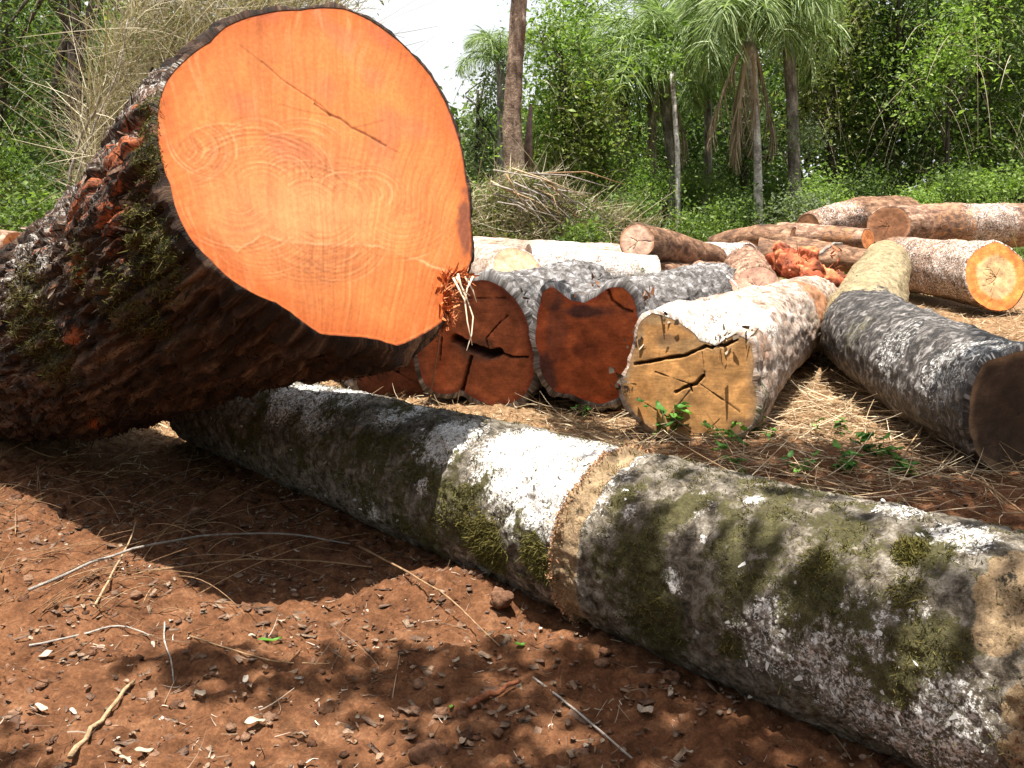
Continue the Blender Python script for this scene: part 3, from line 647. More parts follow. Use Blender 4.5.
A5 = at(690, 376, 5.75); build_log('log with square-shouldered yellow-brown sawn face and blotched white top', A5, .40, at(814, 303, 9.6), .24, b_white, fm_brown, f5, outline=O5, nA=(-.12, -.97, .16), ds=.022, dc=.022, disp=disp_s, seed=6, thick=.022, fres=(90, 300), keep=1.2,
    mask=mset([(826, 300, .35, .9), (640, 360, .12, .6), (770, 345, .12, .5)], [(700, 305, .35, .5), (740, 310, .3, .5), (745, 350, .2, .5), (690, 315, .3, .45)], [(765, 400, .2, .5)]),
    extra=shards([(0, (.06, .04, .025)), (.5, (.2, .15, .1)), (1, (.42, .36, .28))], [(640, 340, 14, .07), (628, 380, 30, .07), (632, 400, 22, .06), (660, 318, 10, .06), (720, 340, 16, .06), (745, 336, 10, .06)], 0))
A6 = at(1018, 414, 5.05)
def mask6(V, loc, Sg, Tg):
    far = ss(2.5, 2.9, Sg + .12 * np.sin(Tg * 2 + 1) + .35 * fbm(loc * [3, 6, 6], 4, 91)); li = blobs(V, [(930, 370, .2, .35), (960, 345, .3, .35), (890, 340, .2, .3)])
    return np.stack([np.maximum(blobs(V, [(850, 330, .2, .35), (910, 290, .25, .4)]), far * .25), far, li], -1)
build_log('long bent log, mottled black and white in front and straw-coloured at its far end', A6, .325, at(886, 264, 11.8), .24, b_dark, fm_brown, f6, outline=O6, nA=(.45, -.85, -.12), ds=.02, dc=.02, disp=disp_w, seed=7, thick=.02, fres=(60, 200), keep=.6,
    mask=mask6, kink=(.36, at(868, 335, 7.4)))
def build_simple(label, pa, ra, pb, rb, bm, core, rim, seed, nA=None, disp=disp_s, mask=None, cracks=4, stain=None, bend=(0, 0, 0), ds=.05, dc=.04, fr=(30, 90), **k):
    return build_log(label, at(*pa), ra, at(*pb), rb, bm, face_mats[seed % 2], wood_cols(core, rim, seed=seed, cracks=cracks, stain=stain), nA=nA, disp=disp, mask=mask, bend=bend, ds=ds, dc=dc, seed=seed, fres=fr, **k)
face_mats = [fm_brown, face_mat('sawn_end_wood', .85, 40)]
build_simple('grey-brown log at the right with a broad bright orange rim round its tan heart', (996, 277, 11.6), .37, (880, 256, 15.5), .35, b_brown, (.42, .25, .12), (.62, .20, .045), 22, nA=(.15, -.97, .12), mask=mset([], [(900, 262, 1.2, .35), (950, 250, .8, .45)]), sap=None) if False else None
def orange_rim(X, Y, R, U, V, rA):
    c, d = wood_cols((.50, .32, .16), (.66, .20, .05), seed=22, cracks=8, sap=.66, ringf=55)(X, Y, R, U, V, rA); return c, d
build_log('stout log whose sawn end has an orange rim round a pale tan heart', at(996, 277, 11.6), .37, at(868, 258, 15.5), .33, b_brown, face_mats[0], orange_rim, nA=(.10, -.95, .30), disp=disp_s, ds=.05, dc=.04, seed=22, fres=(50, 120), lob=.10,
    mask=mset([], [(900, 262, 1.2, .35), (950, 250, .8, .45)]))
build_simple('long reddish-tan log lying on top of the stack, running out at the right edge', (889, 226, 14.6), .28, (1110, 224, 16.5), .33, b_pink, (.22, .10, .05), (.34, .17, .09), 23, nA=(-.62, -.75, .1), disp=disp_w, mask=mset([(960, 222, .5, .3)], [(1000, 225, .6, .35)]))
build_simple('rusty humped log behind the topmost logs of the stack', (808, 228, 15.6), .22, (905, 219, 17.0), .33, b_brown, (.3, .15, .08), (.2, .1, .06), 24, disp=disp_g, mask=mset([], [(850, 218, .6, .35)]), bend=(0, 0, .10))
build_simple('slender tan log with a small round orange end facing right', (868, 239, 13.2), .135, (780, 237, 14.2), .19, b_pink, (.55, .20, .07), (.40, .17, .07), 25, nA=(.55, -.82, .1), mask=mset([(830, 236, .3, .4)], []))
build_simple('crooked pinkish-brown log at the back of the heap', (795, 240, 13.8), .17, (712, 247, 14.6), .14, b_brown, (.3, .15, .08), (.2, .1, .06), 26, bend=(0, 0, .07))
build_simple('brown log lying askew with a round pale pinkish end facing left', (637, 241, 10.2), .175, (712, 262, 12.2), .19, b_brown, (.56, .36, .26), (.48, .26, .16), 27, nA=(-.35, -.92, .12), cracks=5, ds=.03, dc=.03)
build_simple('pale flaking log under the brown log with the pale pinkish end', (748, 263, 12.2), .23, (640, 262, 13.5), .28, b_pink, (.4, .25, .18), (.3, .2, .15), 28, mask=mset([], [(720, 262, .8, .5)]))
build_simple('long whitish log farthest left in the pale heap below the brush mound', (690, 268, 11.6), .22, (430, 262, 12.8), .33, b_white, (.5, .4, .3), (.4, .3, .22), 29, mask=mset([(500, 262, .5, .35), (600, 262, .5, .4)], [(600, 262, 1., .4)]))
build_simple('white peeled log in front of the long whitish log, ending in a pale stub', (655, 275, 9.6), .18, (528, 272, 9.4), .25, b_white, (.42, .28, .18), (.3, .2, .15), 30, mask=mset([], [(600, 268, .9, .5)], [(640, 266, .1, .4)]))
build_simple('log showing a yellowish-tan disc just above the dull red log ends', (517, 273, 8.9), .22, (440, 266, 10.8), .26, b_white, (.52, .36, .22), (.40, .26, .16), 31, nA=(.25, -.85, .5), cracks=3)
build_simple('pink flaking log with a rounded butt left of the torn orange stump', (757, 290, 9.9), .22, (742, 262, 13), .24, b_pink, (.42, .24, .17), (.36, .2, .14), 32, nA=(.1, -.9, .42), disp=disp_g)
build_simple('pale pink log squeezed between the white-topped log and the pink flaking butt', (716, 298, 9.6), .22, (690, 276, 12), .22, b_pink, (.45, .3, .22), (.38, .24, .18), 33, nA=(-.1, -.9, .42), mask=mset([], [(700, 280, .5, .6)]))
build_simple('small rusty log tucked behind the torn orange stump', (838, 262, 12.3), .17, (758, 258, 12.6), .22, b_brown, (.3, .13, .07), (.2, .1, .06), 34, disp=disp_g)
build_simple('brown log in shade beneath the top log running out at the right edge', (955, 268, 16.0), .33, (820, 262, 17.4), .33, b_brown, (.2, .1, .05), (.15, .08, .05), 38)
build_simple('low brown log under the one with the pale pinkish end', (652, 292, 10.4), .30, (735, 285, 12.6), .30, b_brown, (.3, .18, .1), (.2, .1, .06), 40)
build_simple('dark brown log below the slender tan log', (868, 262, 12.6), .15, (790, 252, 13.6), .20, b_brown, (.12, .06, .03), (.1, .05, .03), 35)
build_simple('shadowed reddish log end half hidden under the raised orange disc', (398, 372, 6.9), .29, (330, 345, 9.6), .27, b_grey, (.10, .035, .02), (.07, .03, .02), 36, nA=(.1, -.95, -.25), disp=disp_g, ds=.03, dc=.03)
build_simple('orange-barked log poking out behind the huge log at the left edge', (16, 246, 9.5), .13, (-60, 240, 10.2), .16, b_pink, (.55, .22, .09), (.45, .18, .08), 37)

# torn orange stump
T = thing('splintered_stump', at(813, 290, 9.9) * [1, 1, 0], 'torn splintered chunk of bright orange-red wood at the middle of the log heap', 'stump')
st_m = v_mat('raw_orange_wood', [(0, (.10, .03, .015)), (.5, (.36, .085, .035)), (1, (.50, .19, .085))], .75, nscale=18)
for k, (prof, rr) in enumerate((([(790,262,10.2),(800,270,10.0),(815,278,9.9),(832,282,9.9),(842,284,9.9)], [.10,.13,.12,.11,.07]), ([(808,285,9.9),(808,272,9.95),(806,258,10.0),(800,248,10.05)], [.13,.12,.10,.04]), ([(840,276,9.95),(838,286,9.9),(832,296,9.85)], [.05,.09,.05]), ([(785,264,10.3),(778,256,10.4),(790,250,10.4)], [.12,.09,.04]))):
    pts = np.array([at(*p) for p in prof]); tt = np.linspace(0, 1, 24); src = np.linspace(0, 1, len(pts))
    pts = np.stack([np.interp(tt, src, pts[:, i]) for i in range(3)], 1); rad = np.interp(tt, src, rr)
    V, Fa, T3 = tube(pts, rad, 40); q = np.concatenate([V]); nn = V - np.concatenate([np.repeat(pts, 40, 0), pts[[0, -1]]]); nn /= np.linalg.norm(nn, axis=1)[:, None] + 1e-6
    V = V + nn * (.09 * fbm(V * 5, 5, k) + .05 * (1 - np.abs(noise(V * [14, 14, 3], k + 4)) * 2))[:, None]
    mk('torn_wood', V, [Fa, T3], st_m, T, {'v': np.clip(.5 + .9 * fbm(V * 6, 3, 9 + k), 0, 1)})
ac = Acc()
for k in range(110):
    p = at(lerp(782, 842, rng.random()), lerp(246, 285, rng.random()) , 10.0 - .15 * rng.random()); p[2] -= .03
    strips(ac, p[None], (rng.normal(size=3) * .7 + [0, -.2, .6])[None], .03 + .10 * rng.random() ** 2, .006 + .014 * rng.random(), .1, 3)
ac.build('splinters', st_m, T)['kind'] = 'stuff'
# a bent dead branch over the heap
def stick(name, label, pts, r0, r1, mat, cat='stick', group=None, z0=None, n=7, sub=4, wob=.05, loc=None):
    pts = np.asarray(pts, float); k = len(pts); tt = np.linspace(0, 1, (k - 1) * sub + 1); src = np.linspace(0, 1, k)
    P = np.stack([np.interp(tt, src, pts[:, i]) for i in range(3)], 1)
    for _ in range(2):
        P[1:-1] = (P[:-2] + P[2:] + 2 * P[1:-1]) / 4
    P += rng.normal(size=P.shape) * min(r0, .02) * .25
    a_ = Acc(); addtube(a_, P, np.linspace(r0, r1, len(P)), n, .2 + .6 * rng.random(), wob); o = a_.build(name, mat)
    return tag(o, label, cat, group)
twig_m = v_mat('dry_twig', [(0, (.10, .05, .025)), (.5, (.27, .17, .09)), (1, (.45, .34, .21))], .8, nscale=30)
greytwig_m = v_mat('grey_twig', [(0, (.12, .10, .085)), (1, (.42, .38, .33))], .85, nscale=30)
stick('dead_branch', 'pale bent dead branch lying over the rusty log behind the orange stump', [at(805, 262, 11.6), at(818, 254, 11.7), at(832, 245, 11.8), at(842, 243, 12)], .03, .012, greytwig_m, 'branch')
T = thing('stump', at(596, 250, 13), 'small jagged broken stub standing behind the pale logs', 'stump')
ac = Acc()
for dx, h, rr in ((0, .16, .05), (.10, .10, .06), (.17, .2, .03), (-.04, .1, .04)):
    p = at(596, 258, 13) + [dx, 0, -.1]; addtube(ac, [p, p + [0.01, 0, .1 + h * .6], p + [.02, 0, .1 + h]], [rr, rr * .8, rr * .2], 8, .6, .15)
ac.build('jagged_wood', v_mat('pinkish_raw_wood', [(0, (.3, .14, .08)), (1, (.6, .36, .22))], nscale=20), T)

# ------------------------------------------------------------------ litter
def gpt(px, py, dz=0.0):
    p = gnd(px, py); 
    for _ in range(3):
        z = float(ground_z(np.array([p[0]]), np.array([p[1]]))[0]); p = gnd(px, py, z)
    p[2] += .012 + dz; return p
def zat(x, y): return ground_z(x, y) + .006
def gstick(label, px, r0, r1, mat, lift=(), **k):
    pts = [gpt(q[0], q[1], r0 + (q[2] if len(q) > 2 else 0)) for q in px]; return stick(k.pop('name', 'stick'), label, pts, r0, r1, mat, **k)
GS = 'sticks and stems on the red soil'
gstick('straight tan stick lying at the bottom left corner', [(70,764),(100,728),(134,686)], .008, .005, twig_m, group=GS)
gstick('thin straight straw-coloured stem reaching from the shadow to the soil mound beside the mossy log', [(360,562,.05),(410,588,.04),(450,610,.03),(500,651)], .004, .0025, twig_m, group=GS)
gstick('pale straight stick at the bottom middle, pointing down right', [(533,682),(560,703),(590,728),(632,764)], .004, .003, greytwig_m, group=GS)
gstick('small bleached kinked twig near the middle of the lower left soil', [(165,626),(164,645),(172,665),(174,688)], .003, .002, greytwig_m, group=GS)
gstick('long tan cane leaning over the right end of the mossy log', [(908,461,.04),(940,485,.09),(985,515,.12),(1030,548,.10)], .006, .0045, twig_m, group=GS)
gstick('curved reddish root piece at the bottom centre', [(470,712),(490,702),(505,695),(520,688)], .011, .006, v_mat('red_root', [(0, (.12, .04, .02)), (1, (.25, .09, .04))], nscale=40), group=GS)
gstick('leaning dark twig standing up at the edge of the big shadow', [(95,612),(112,585,.02),(130,562,.06),(138,549,.1)], .005, .0025, twig_m, group=GS)
gstick('long horizontal stem lying in the big log shadow', [(150,580,.02),(230,568,.02),(300,570,.03),(372,573,.01)], .003, .0025, twig_m, group=GS)
gstick('arched grey root stem curving through the shadow toward the mossy log', [(30,600,.02),(110,572,.05),(200,553,.06),(280,548,.05),(350,552,.02)], .006, .003, greytwig_m, group=GS)
gstick('dark crooked twig crossing the soil near the shadow tip', [(190,640),(235,655),(280,668),(330,668)], .003, .002, twig_m, group=GS)
gstick('short dark twig lying just left of the small bleached kinked twig', [(30,650),(80,640),(120,628),(150,640)], .004, .0025, greytwig_m, group=GS)
gstick('broken cane bent like a tent before the black log end', [(900,468,.02),(915,455,.1),(944,432,.22),(950,445,.12),(956,480,.02)], .005, .003, twig_m, group=GS)
gstick('long straw stem lying below the yellow-faced log', [(640,436,.01),(720,441,.02),(800,436,.03),(862,432,.02)], .004, .003, twig_m, group=GS)
gstick('thin pale stem lying between the mossy log and the black log', [(780,420,.02),(850,455,.03),(905,478,.02)], .004, .002, twig_m, group=GS)
# hanging root fibre from the hero disc
rt = v_mat('brown_rootlet', [(0, (.2, .1, .05)), (1, (.42, .26, .15))])
stick('rootlet', 'thin brown rootlet dangling in front of the cracked red log', [at(440, 335, 4.2), at(436, 358, 4.25), at(433, 380, 4.3), at(428, 405, 4.3), at(430, 440, 4.25), at(438, 462, 4.2)], .0035, .0016, rt, 'root')
# stuff: straw mat and thin litter
def scatter(n, xr, yr, dens=None, r=rng):
    x = lerp(xr[0], xr[1], r.random(n * 3)); y = lerp(yr[0], yr[1], r.random(n * 3)); k = np.ones(n * 3, bool)
    if dens is not None: k = r.random(n * 3) < dens(x, y)
    x, y = x[k][:n], y[k][:n]; return np.stack([x, y, zat(x, y)], 1)
def flatdir(n, r=rng, tilt=.12): 
    a = r.random(n) * 2 * PI; return np.stack([np.cos(a), np.sin(a), np.abs(r.normal(size=n)) * tilt], 1)
st_straw = v_mat('straw', [(0, (.12, .07, .04)), (.45, (.28, .19, .10)), (1, (.58, .48, .33))], .8)
ac = Acc()
dens = lambda x, y: np.clip(ss(4.7, 5.6, y + .5 * noise(np.stack([x, y, x * 0], 1) * 1.5, 20)), .0, 1)
P = scatter(26000, (-2.5, 6.5), (4.3, 12.5), dens); P[:, 2] += .02 * rng.random(len(P)); strips(ac, P, flatdir(len(P), tilt=.25), .03 + .12 * rng.random(len(P)) ** 2, .003 + .005 * rng.random(len(P)), .25, 3)
P = scatter(2500, (.2, 3.2), (4.2, 7.5)); P[:, 2] += .02 + .03 * rng.random(len(P)); strips(ac, P, flatdir(len(P), tilt=.12), .15 + .35 * rng.random(len(P)), .004, .12, 5)
o = ac.build('straw_litter', st_straw); tag(o, 'mat of dry straw and wood shreds covering the ground between the logs', 'straw', kind='stuff')
ac = Acc()
P = scatter(7000, (-2.5, 2.3), (1.8, 4.9), lambda x, y: .25 + .75 * (noise(np.stack([x, y, x * 0], 1) * 3, 9) > .05)); strips(ac, P, flatdir(len(P)), .008 + .05 * rng.random(len(P)) ** 2, .0015 + .0025 * rng.random(len(P)), .35, 4)
P = scatter(500, (-2.5, 2.3), (1.8, 4.9)); strips(ac, P, flatdir(len(P)), .06 + .14 * rng.random(len(P)), .0028, .3, 6, c=.2 + .5 * rng.random(len(P)))
o = ac.build('twig_litter', v_mat('twig_litter', [(0, (.06, .03, .018)), (.6, (.2, .13, .08)), (1, (.5, .44, .36))], .85)); tag(o, 'bits of twig and fibre scattered over the red soil', 'litter', kind='stuff')
# tangle of dry stems in the shadow of the big log
ac = Acc()
for k in range(120):
    p = gpt(lerp(-40, 210, rng.random() ** .8), lerp(455, 620, rng.random() ** 1.4)); an = rng.normal() * 1.0 + .25; L = .15 + .6 * rng.random() ** 1.5
    d = np.array([math.cos(an), math.sin(an), .12 + .25 * rng.random()]) * L; q = p + d * .5 + [0, 0, .07 * rng.random()]; e = p + d + [0, 0, -.12 * L]
    e[2] = max(e[2], .02)
    tt = np.linspace(0, 1, 9)[:, None]; pts = (1 - tt) ** 2 * p + 2 * tt * (1 - tt) * q + tt ** 2 * e; addtube(ac, pts, np.linspace(.0022, .001, 9), 5, rng.random() * .6)
o = ac.build('dry_stems', twig_m); tag(o, 'tangle of thin dry stems in the shade under the huge log', 'dry stems', kind='stuff')
# soil clods
def clodmesh(r, seed, sq=.75):
    n, m = 14, 20; u = np.linspace(.02, PI - .02, n)[:, None]; v = np.linspace(0, 2 * PI, m, endpoint=False)[None]
    D = np.stack([np.sin(u) * np.cos(v), np.sin(u) * np.sin(v), np.cos(u) * np.ones_like(v)], -1); R_ = 1 + .45 * fbm(D * 1.3, 4, seed)
    V = (D * R_[..., None] * r * [1, 1, sq]).reshape(-1, 3); return V, grid_faces(n, m)
soil_m = v_mat('soil_clod', [(0, (.055, .028, .017)), (.6, (.13, .064, .036)), (1, (.21, .12, .075))], .95, .0, .1, nscale=60)
a = gpt(501, 607); V, Fa = clodmesh(.037, 3, .9); o = mk('clod', V + a + [0, 0, .02], Fa, soil_m, None, {'v': np.full(len(V), .7)}); tag(o, 'round fist-sized lump of red soil beside the mossy log', 'clod')
for (px, py, r_, lb) in ((672, 680, .03, 'flattish red clod lying below the middle of the mossy log'), (430, 757, .05, 'low dark red clod at the bottom edge, centre'), (605, 655, .02, 'small red clod just below the sawn ring of the mossy log'), (205, 608, .016, 'small pale-lit clod at the lit edge of the big shadow')):
    a = gpt(px, py); V, Fa = clodmesh(r_, px, .5); o = mk('clod', V + a, Fa, soil_m, None, {'v': np.full(len(V), rng.random())}); tag(o, lb, 'clod')
ac = Acc(); P = scatter(3200, (-2.4, 2.2), (1.8, 5.2), lambda x, y: .3 + .7 * (noise(np.stack([x, y, x * 0], 1) * 2, 29) > 0))
protos = [clodmesh(1.0, 50 + k, .7) for k in range(6)]
lowp = []
for k in range(6):
    n_, m_ = 6, 8; u = np.linspace(.05, PI - .05, n_)[:, None]; v = np.linspace(0, 2 * PI, m_, endpoint=False)[None]; D = np.stack([np.sin(u) * np.cos(v), np.sin(u) * np.sin(v), np.cos(u) * np.ones_like(v)], -1)
    lowp.append(((D * (1 + .6 * fbm(D * 1.2, 3, k + 70))[..., None] * [1, 1, .7]).reshape(-1, 3), grid_faces(n_, m_)))
for p in P:
    V, Fa = lowp[rng.integers(6)]; r_ = .003 + .022 * rng.random() ** 5; c_, s_ = math.cos(p[0] * 99), math.sin(p[0] * 99)
    ac.add(V @ np.array([[c_, s_, 0], [-s_, c_, 0], [0, 0, 1]]) * r_ + p, Fa, rng.random())
o = ac.build('soil_crumbs', soil_m); tag(o, 'crumbs of red earth strewn over the ground', 'soil crumbs', kind='stuff')
# chips of wood and dead leaves
leaf_m = v_mat('dead_leaf', [(0, (.10, .055, .035)), (.5, (.22, .15, .10)), (.8, (.32, .25, .18)), (1, (.42, .37, .31))], .7, nscale=25)
def leafmesh(L, Wd, seed, curl=.4):
    n, m = 9, 5; t = np.linspace(0, 1, n)[:, None]; s_ = np.linspace(-1, 1, m)[None]
    wd = Wd * np.sin(PI * t ** .8) ** .8 + .0005; X = L * (t - .5) + 0 * s_; Y = wd * s_ * .5; Z_ = .25 * Wd * curl * s_ ** 2 + L * .12 * curl * np.sin(PI * t * 1.3 + seed) + .1 * Wd * np.sin(s_ * 4 + t * 9 + seed)
    return np.stack([X + 0 * Y, Y, Z_ + .1 * Wd], -1).reshape(-1, 3), grid_faces(n, m, False)
LG = 'single leaves fallen on the red soil'
green_m = v_mat('fresh_green_leaf', [(0, (.05, .12, .02)), (1, (.16, .34, .05))], .5, .3)
for px, py, L, Wd, ang, m_, lb in ((456, 666, .05, .018, 1.2, 'dead', 'pale tan curled leaf chip in the lower centre soil'), (452, 712, .035, .012, 1.3, 'green', 'small bright green leaf standing in the lower centre soil'),
        (47, 661, .05, .03, .8, 'dead', 'yellowish dry leaf at the lower left'), (252, 641, .025, .014, .1, 'dead', 'tiny white leaf near the tip of the big shadow'), (270, 645, .075, .02, .4, 'green', 'dark green narrow leaf near the tip of the big shadow'),
        (645, 718, .05, .045, .3, 'dead', 'large pale grey leaf at the bottom, right of the centre'), (430, 655, .03, .02, 2.8, 'dead', 'pinkish curled chip left of the pale tan leaf chip'), (200, 700, .06, .03, 2.2, 'dead', 'grey shrivelled leaf in the middle of the lower left soil'),
        (255, 729, .06, .03, .5, 'dead', 'crumpled greyish leaf close to the bottom edge, left of centre'), (145, 757, .05, .02, .2, 'dead', 'white crumpled leaf at the bottom edge, left part'), (42, 714, .05, .02, 2.7, 'dead', 'pale split leaf on the sunlit soil at the far lower left'), (520, 650, .035, .02, .2, 'green', 'bright green leaf scrap below the soil mound')):
    V, Fa = leafmesh(L, Wd, px * .1, .6); c_, s_ = math.cos(ang), math.sin(ang); V = V @ np.array([[c_, s_, 0], [-s_, c_, 0], [0, 0, 1]])
    tag(mk('leaf' if m_ == 'green' else 'dead_leaf', V + gpt(px, py, .006), Fa, green_m if m_ == 'green' else leaf_m, None, {'v': np.full(len(V), .85 if m_ == 'dead' else .5)}), lb, 'leaf', LG)
ac = Acc()
for p in scatter(1700, (-2.4, 2.2), (1.8, 4.9), lambda x, y: .2 + .8 * (noise(np.stack([x, y, x * 0], 1) * 2.5, 19) > .05)):
    V, Fa = leafmesh(.010 + .032 * rng.random() ** 1.5, .006 + .012 * rng.random(), rng.random() * 9, 1.0); an = rng.random() * 6; c_, s_ = math.cos(an), math.sin(an); tl = rng.normal() * .3
    V = V @ np.array([[1, 0, 0], [0, math.cos(tl), math.sin(tl)], [0, -math.sin(tl), math.cos(tl)]]) @ np.array([[c_, s_, 0], [-s_, c_, 0], [0, 0, 1]]); ac.add(V + p + [0, 0, .006], Fa, rng.random() ** 2)
for p in scatter(1500, (-2.4, 2.2), (1.8, 5.0), lambda x, y: .25 + .75 * (noise(np.stack([x, y, x * 0], 1) * 2.2, 39) > 0)):
    L_, W_ = .006 + .03 * rng.random() ** 2, .004 + .010 * rng.random(); h_ = .0015 + .003 * rng.random(); q_ = rng.normal(size=(8, 3)) * .18
    V = (np.array([[-1, -1, 0], [1, -1, 0], [1, 1, 0], [-1, 1, 0], [-1, -1, 1], [1, -1, 1], [1, 1, 1], [-1, 1, 1]]) + q_) * [L_, W_, h_]; an = rng.random() * 6.3; tl = rng.normal() * .35; c_, s_ = math.cos(an), math.sin(an)
    V = V @ np.array([[math.cos(tl), 0, math.sin(tl)], [0, 1, 0], [-math.sin(tl), 0, math.cos(tl)]]) @ np.array([[c_, s_, 0], [-s_, c_, 0], [0, 0, 1]])
    ac.add(V + p, np.array([[4, 5, 6, 7], [0, 1, 5, 4], [1, 2, 6, 5], [2, 3, 7, 6], [3, 0, 4, 7]]), .55 * rng.random() ** 1.5)
o = ac.build('leaf_litter', leaf_m); tag(o, 'small shrivelled leaves and chips scattered over the red soil', 'leaf litter', kind='stuff')

# seedlings
weed_m = v_mat('weed_leaf', [(0, (.03, .09, .02)), (.6, (.08, .20, .035)), (1, (.16, .33, .06))], .5, .35)
stem_m = v_mat('green_stem', [(0, (.1, .14, .05)), (1, (.2, .22, .1))])
def weed(px, py, h, n, lb, ls=.04, Yc=None):
    p = gpt(px, py) if Yc is None else at(px, py, Yc); T = thing('weed', p, lb, 'weed', 'green seedlings between the logs')
    sa = Acc(); la = Acc()
    for k in range(n):
        d = np.array([rng.normal() * .5, rng.normal() * .5, 1.]) * h * 1.5 * (.5 + .6 * rng.random()); q = p + rng.normal(size=3) * [.04, .04, 0]
        pts = np.array([q, q + d * .5 + rng.normal(size=3) * .01, q + d]); sa = Acc(); addtube(sa, pts, [.0025, .002, .001], 5); sa.build('stem', stem_m, T)
        for j in range(5):
            t = .35 + .65 * rng.random(); b_ = q + d * t; an = rng.random() * 6.3; L = 1.35 * ls * (.6 + .7 * rng.random())
            V, Fa = leafmesh(L, L * .5, rng.random() * 9, .5); V = V + [L * .5, 0, 0]; ti = rng.normal() * .4 - .1
            V = V @ np.array([[math.cos(ti), 0, math.sin(ti)], [0, 1, 0], [-math.sin(ti), 0, math.cos(ti)]]) @ np.array([[math.cos(an), math.sin(an), 0], [-math.sin(an), math.cos(an), 0], [0, 0, 1]]); la.add(V + b_, Fa, rng.random())
    la.build('leaves', weed_m, T)
weed(537, 392, .12, 4, 'little green weed growing between the two red log ends', .045)
weed(572, 418, .06, 3, 'pale green sprout on bare ground below the heart-shaped red log', .03)
weed(650, 432, .10, 4, 'leafy weed at the lower left corner of the yellow log face', .04)
weed(672, 440, .15, 6, 'tallest bright green weed right under the yellow log face', .06)
weed(722, 447, .09, 4, 'low broad-leaved seedling below the right corner of the yellow log face', .05)
weed(762, 437, .06, 3, 'small seedling at the foot of the yellow log face, right side', .045)
weed(728, 467, .05, 2, 'single rounded seedling close behind the mossy log', .05)
weed(805, 473, .05, 4, 'cluster of seedlings behind the middle of the mossy log', .04)
weed(842, 470, .06, 4, 'seedlings before the left part of the black log', .05)
weed(880, 462, .09, 5, 'spreading green seedlings in front of the black log end', .055)
weed(893, 478, .05, 3, 'broad bright leaf pair lowest in front of the black log end', .06)
weed(985, 470, .08, 4, 'green shoots under the black log end at the right edge', .05)
weed(835, 440, .08, 3, 'seedling half in the black log shadow', .045)

# ------------------------------------------------------------------ vegetation behind
def leafmat(name, a, b_, c_, tr=.48): return v_mat(name, [(0, a), (.5, b_), (1, c_)], .5, tr, .3)
LM = {'dark': leafmat('dark_foliage', (.022, .042, .012), (.06, .10, .026), (.16, .22, .065)),
      'mid': leafmat('mid_green_foliage', (.035, .065, .016), (.10, .16, .035), (.24, .32, .09)),
      'bright': leafmat('bright_foliage', (.06, .11, .022), (.16, .25, .05), (.32, .42, .13)),
      'olive': leafmat('olive_foliage', (.05, .07, .018), (.14, .165, .045), (.30, .32, .12)),
      'grey': leafmat('grey_green_foliage', (.06, .085, .045), (.15, .19, .10), (.28, .33, .20)),
      'dry': v_mat('dry_vine', [(0, (.12, .10, .065)), (.5, (.31, .26, .17)), (1, (.55, .49, .36))], .85, .15),
      'palm': leafmat('palm_leaflet', (.08, .13, .045), (.20, .27, .10), (.38, .46, .24), .4),
      'deadpalm': v_mat('dead_frond', [(0, (.12, .08, .05)), (.5, (.27, .21, .14)), (1, (.42, .36, .27))], .85, .1)}
TM = {'grey': bark_mat('grey_trunk_bark', (.07, .06, .05), (.17, .15, .13), (.34, .31, .28), stretch=.3, scale=9, bump=.6),
      'dark': bark_mat('dark_trunk_bark', (.02, .016, .012), (.055, .045, .034), (.12, .1, .08), stretch=.3, scale=9, bump=.6),
      'tan': bark_mat('tan_trunk_bark', (.10, .065, .045), (.24, .165, .12), (.36, .27, .2), stretch=.8, scale=6, bump=.8, bdist=.06),
      'pale': bark_mat('pale_trunk_bark', (.2, .19, .17), (.42, .40, .37), (.6, .58, .54), stretch=1.4, scale=6, bump=.3)}
def trunk_obj(name, pts, rad, mat, parent, n=12, extra=()):
    V_, F_, L_, nV = [], [], [], 0
    allp = [(pts, rad)] + list(extra); T3_ = []
    for ps, rd in allp:
        ps = np.asarray(ps, float); k = len(ps); tt = np.linspace(0, 1, (k - 1) * 5 + 1); src = np.linspace(0, 1, k)
        P = np.stack([np.interp(tt, src, ps[:, i]) for i in range(3)], 1); P[1:-1] = (P[:-2] + P[2:] + 2 * P[1:-1]) / 4
        rr = np.interp(tt, np.linspace(0, 1, len(rd)), rd); V, Fa, T3 = tube(P, rr, n, True, .04)
        s_ = np.concatenate([np.repeat(np.cumsum(np.r_[0, np.linalg.norm(np.diff(P, axis=0), axis=1)]), n), [0, 0]]); th = np.concatenate([np.tile(np.linspace(0, 2 * PI, n, endpoint=False), len(P)), [0, 0]])
        V_.append(V); F_.append(Fa + nV); T3_.append(T3 + nV); L_.append(np.stack([s_, rr.mean() * np.cos(th), rr.mean() * np.sin(th)], 1)); nV += len(V)
    return mk(name, np.concatenate(V_), [np.concatenate(F_), np.concatenate(T3_)], mat, parent, {'loc': np.concatenate(L_)})
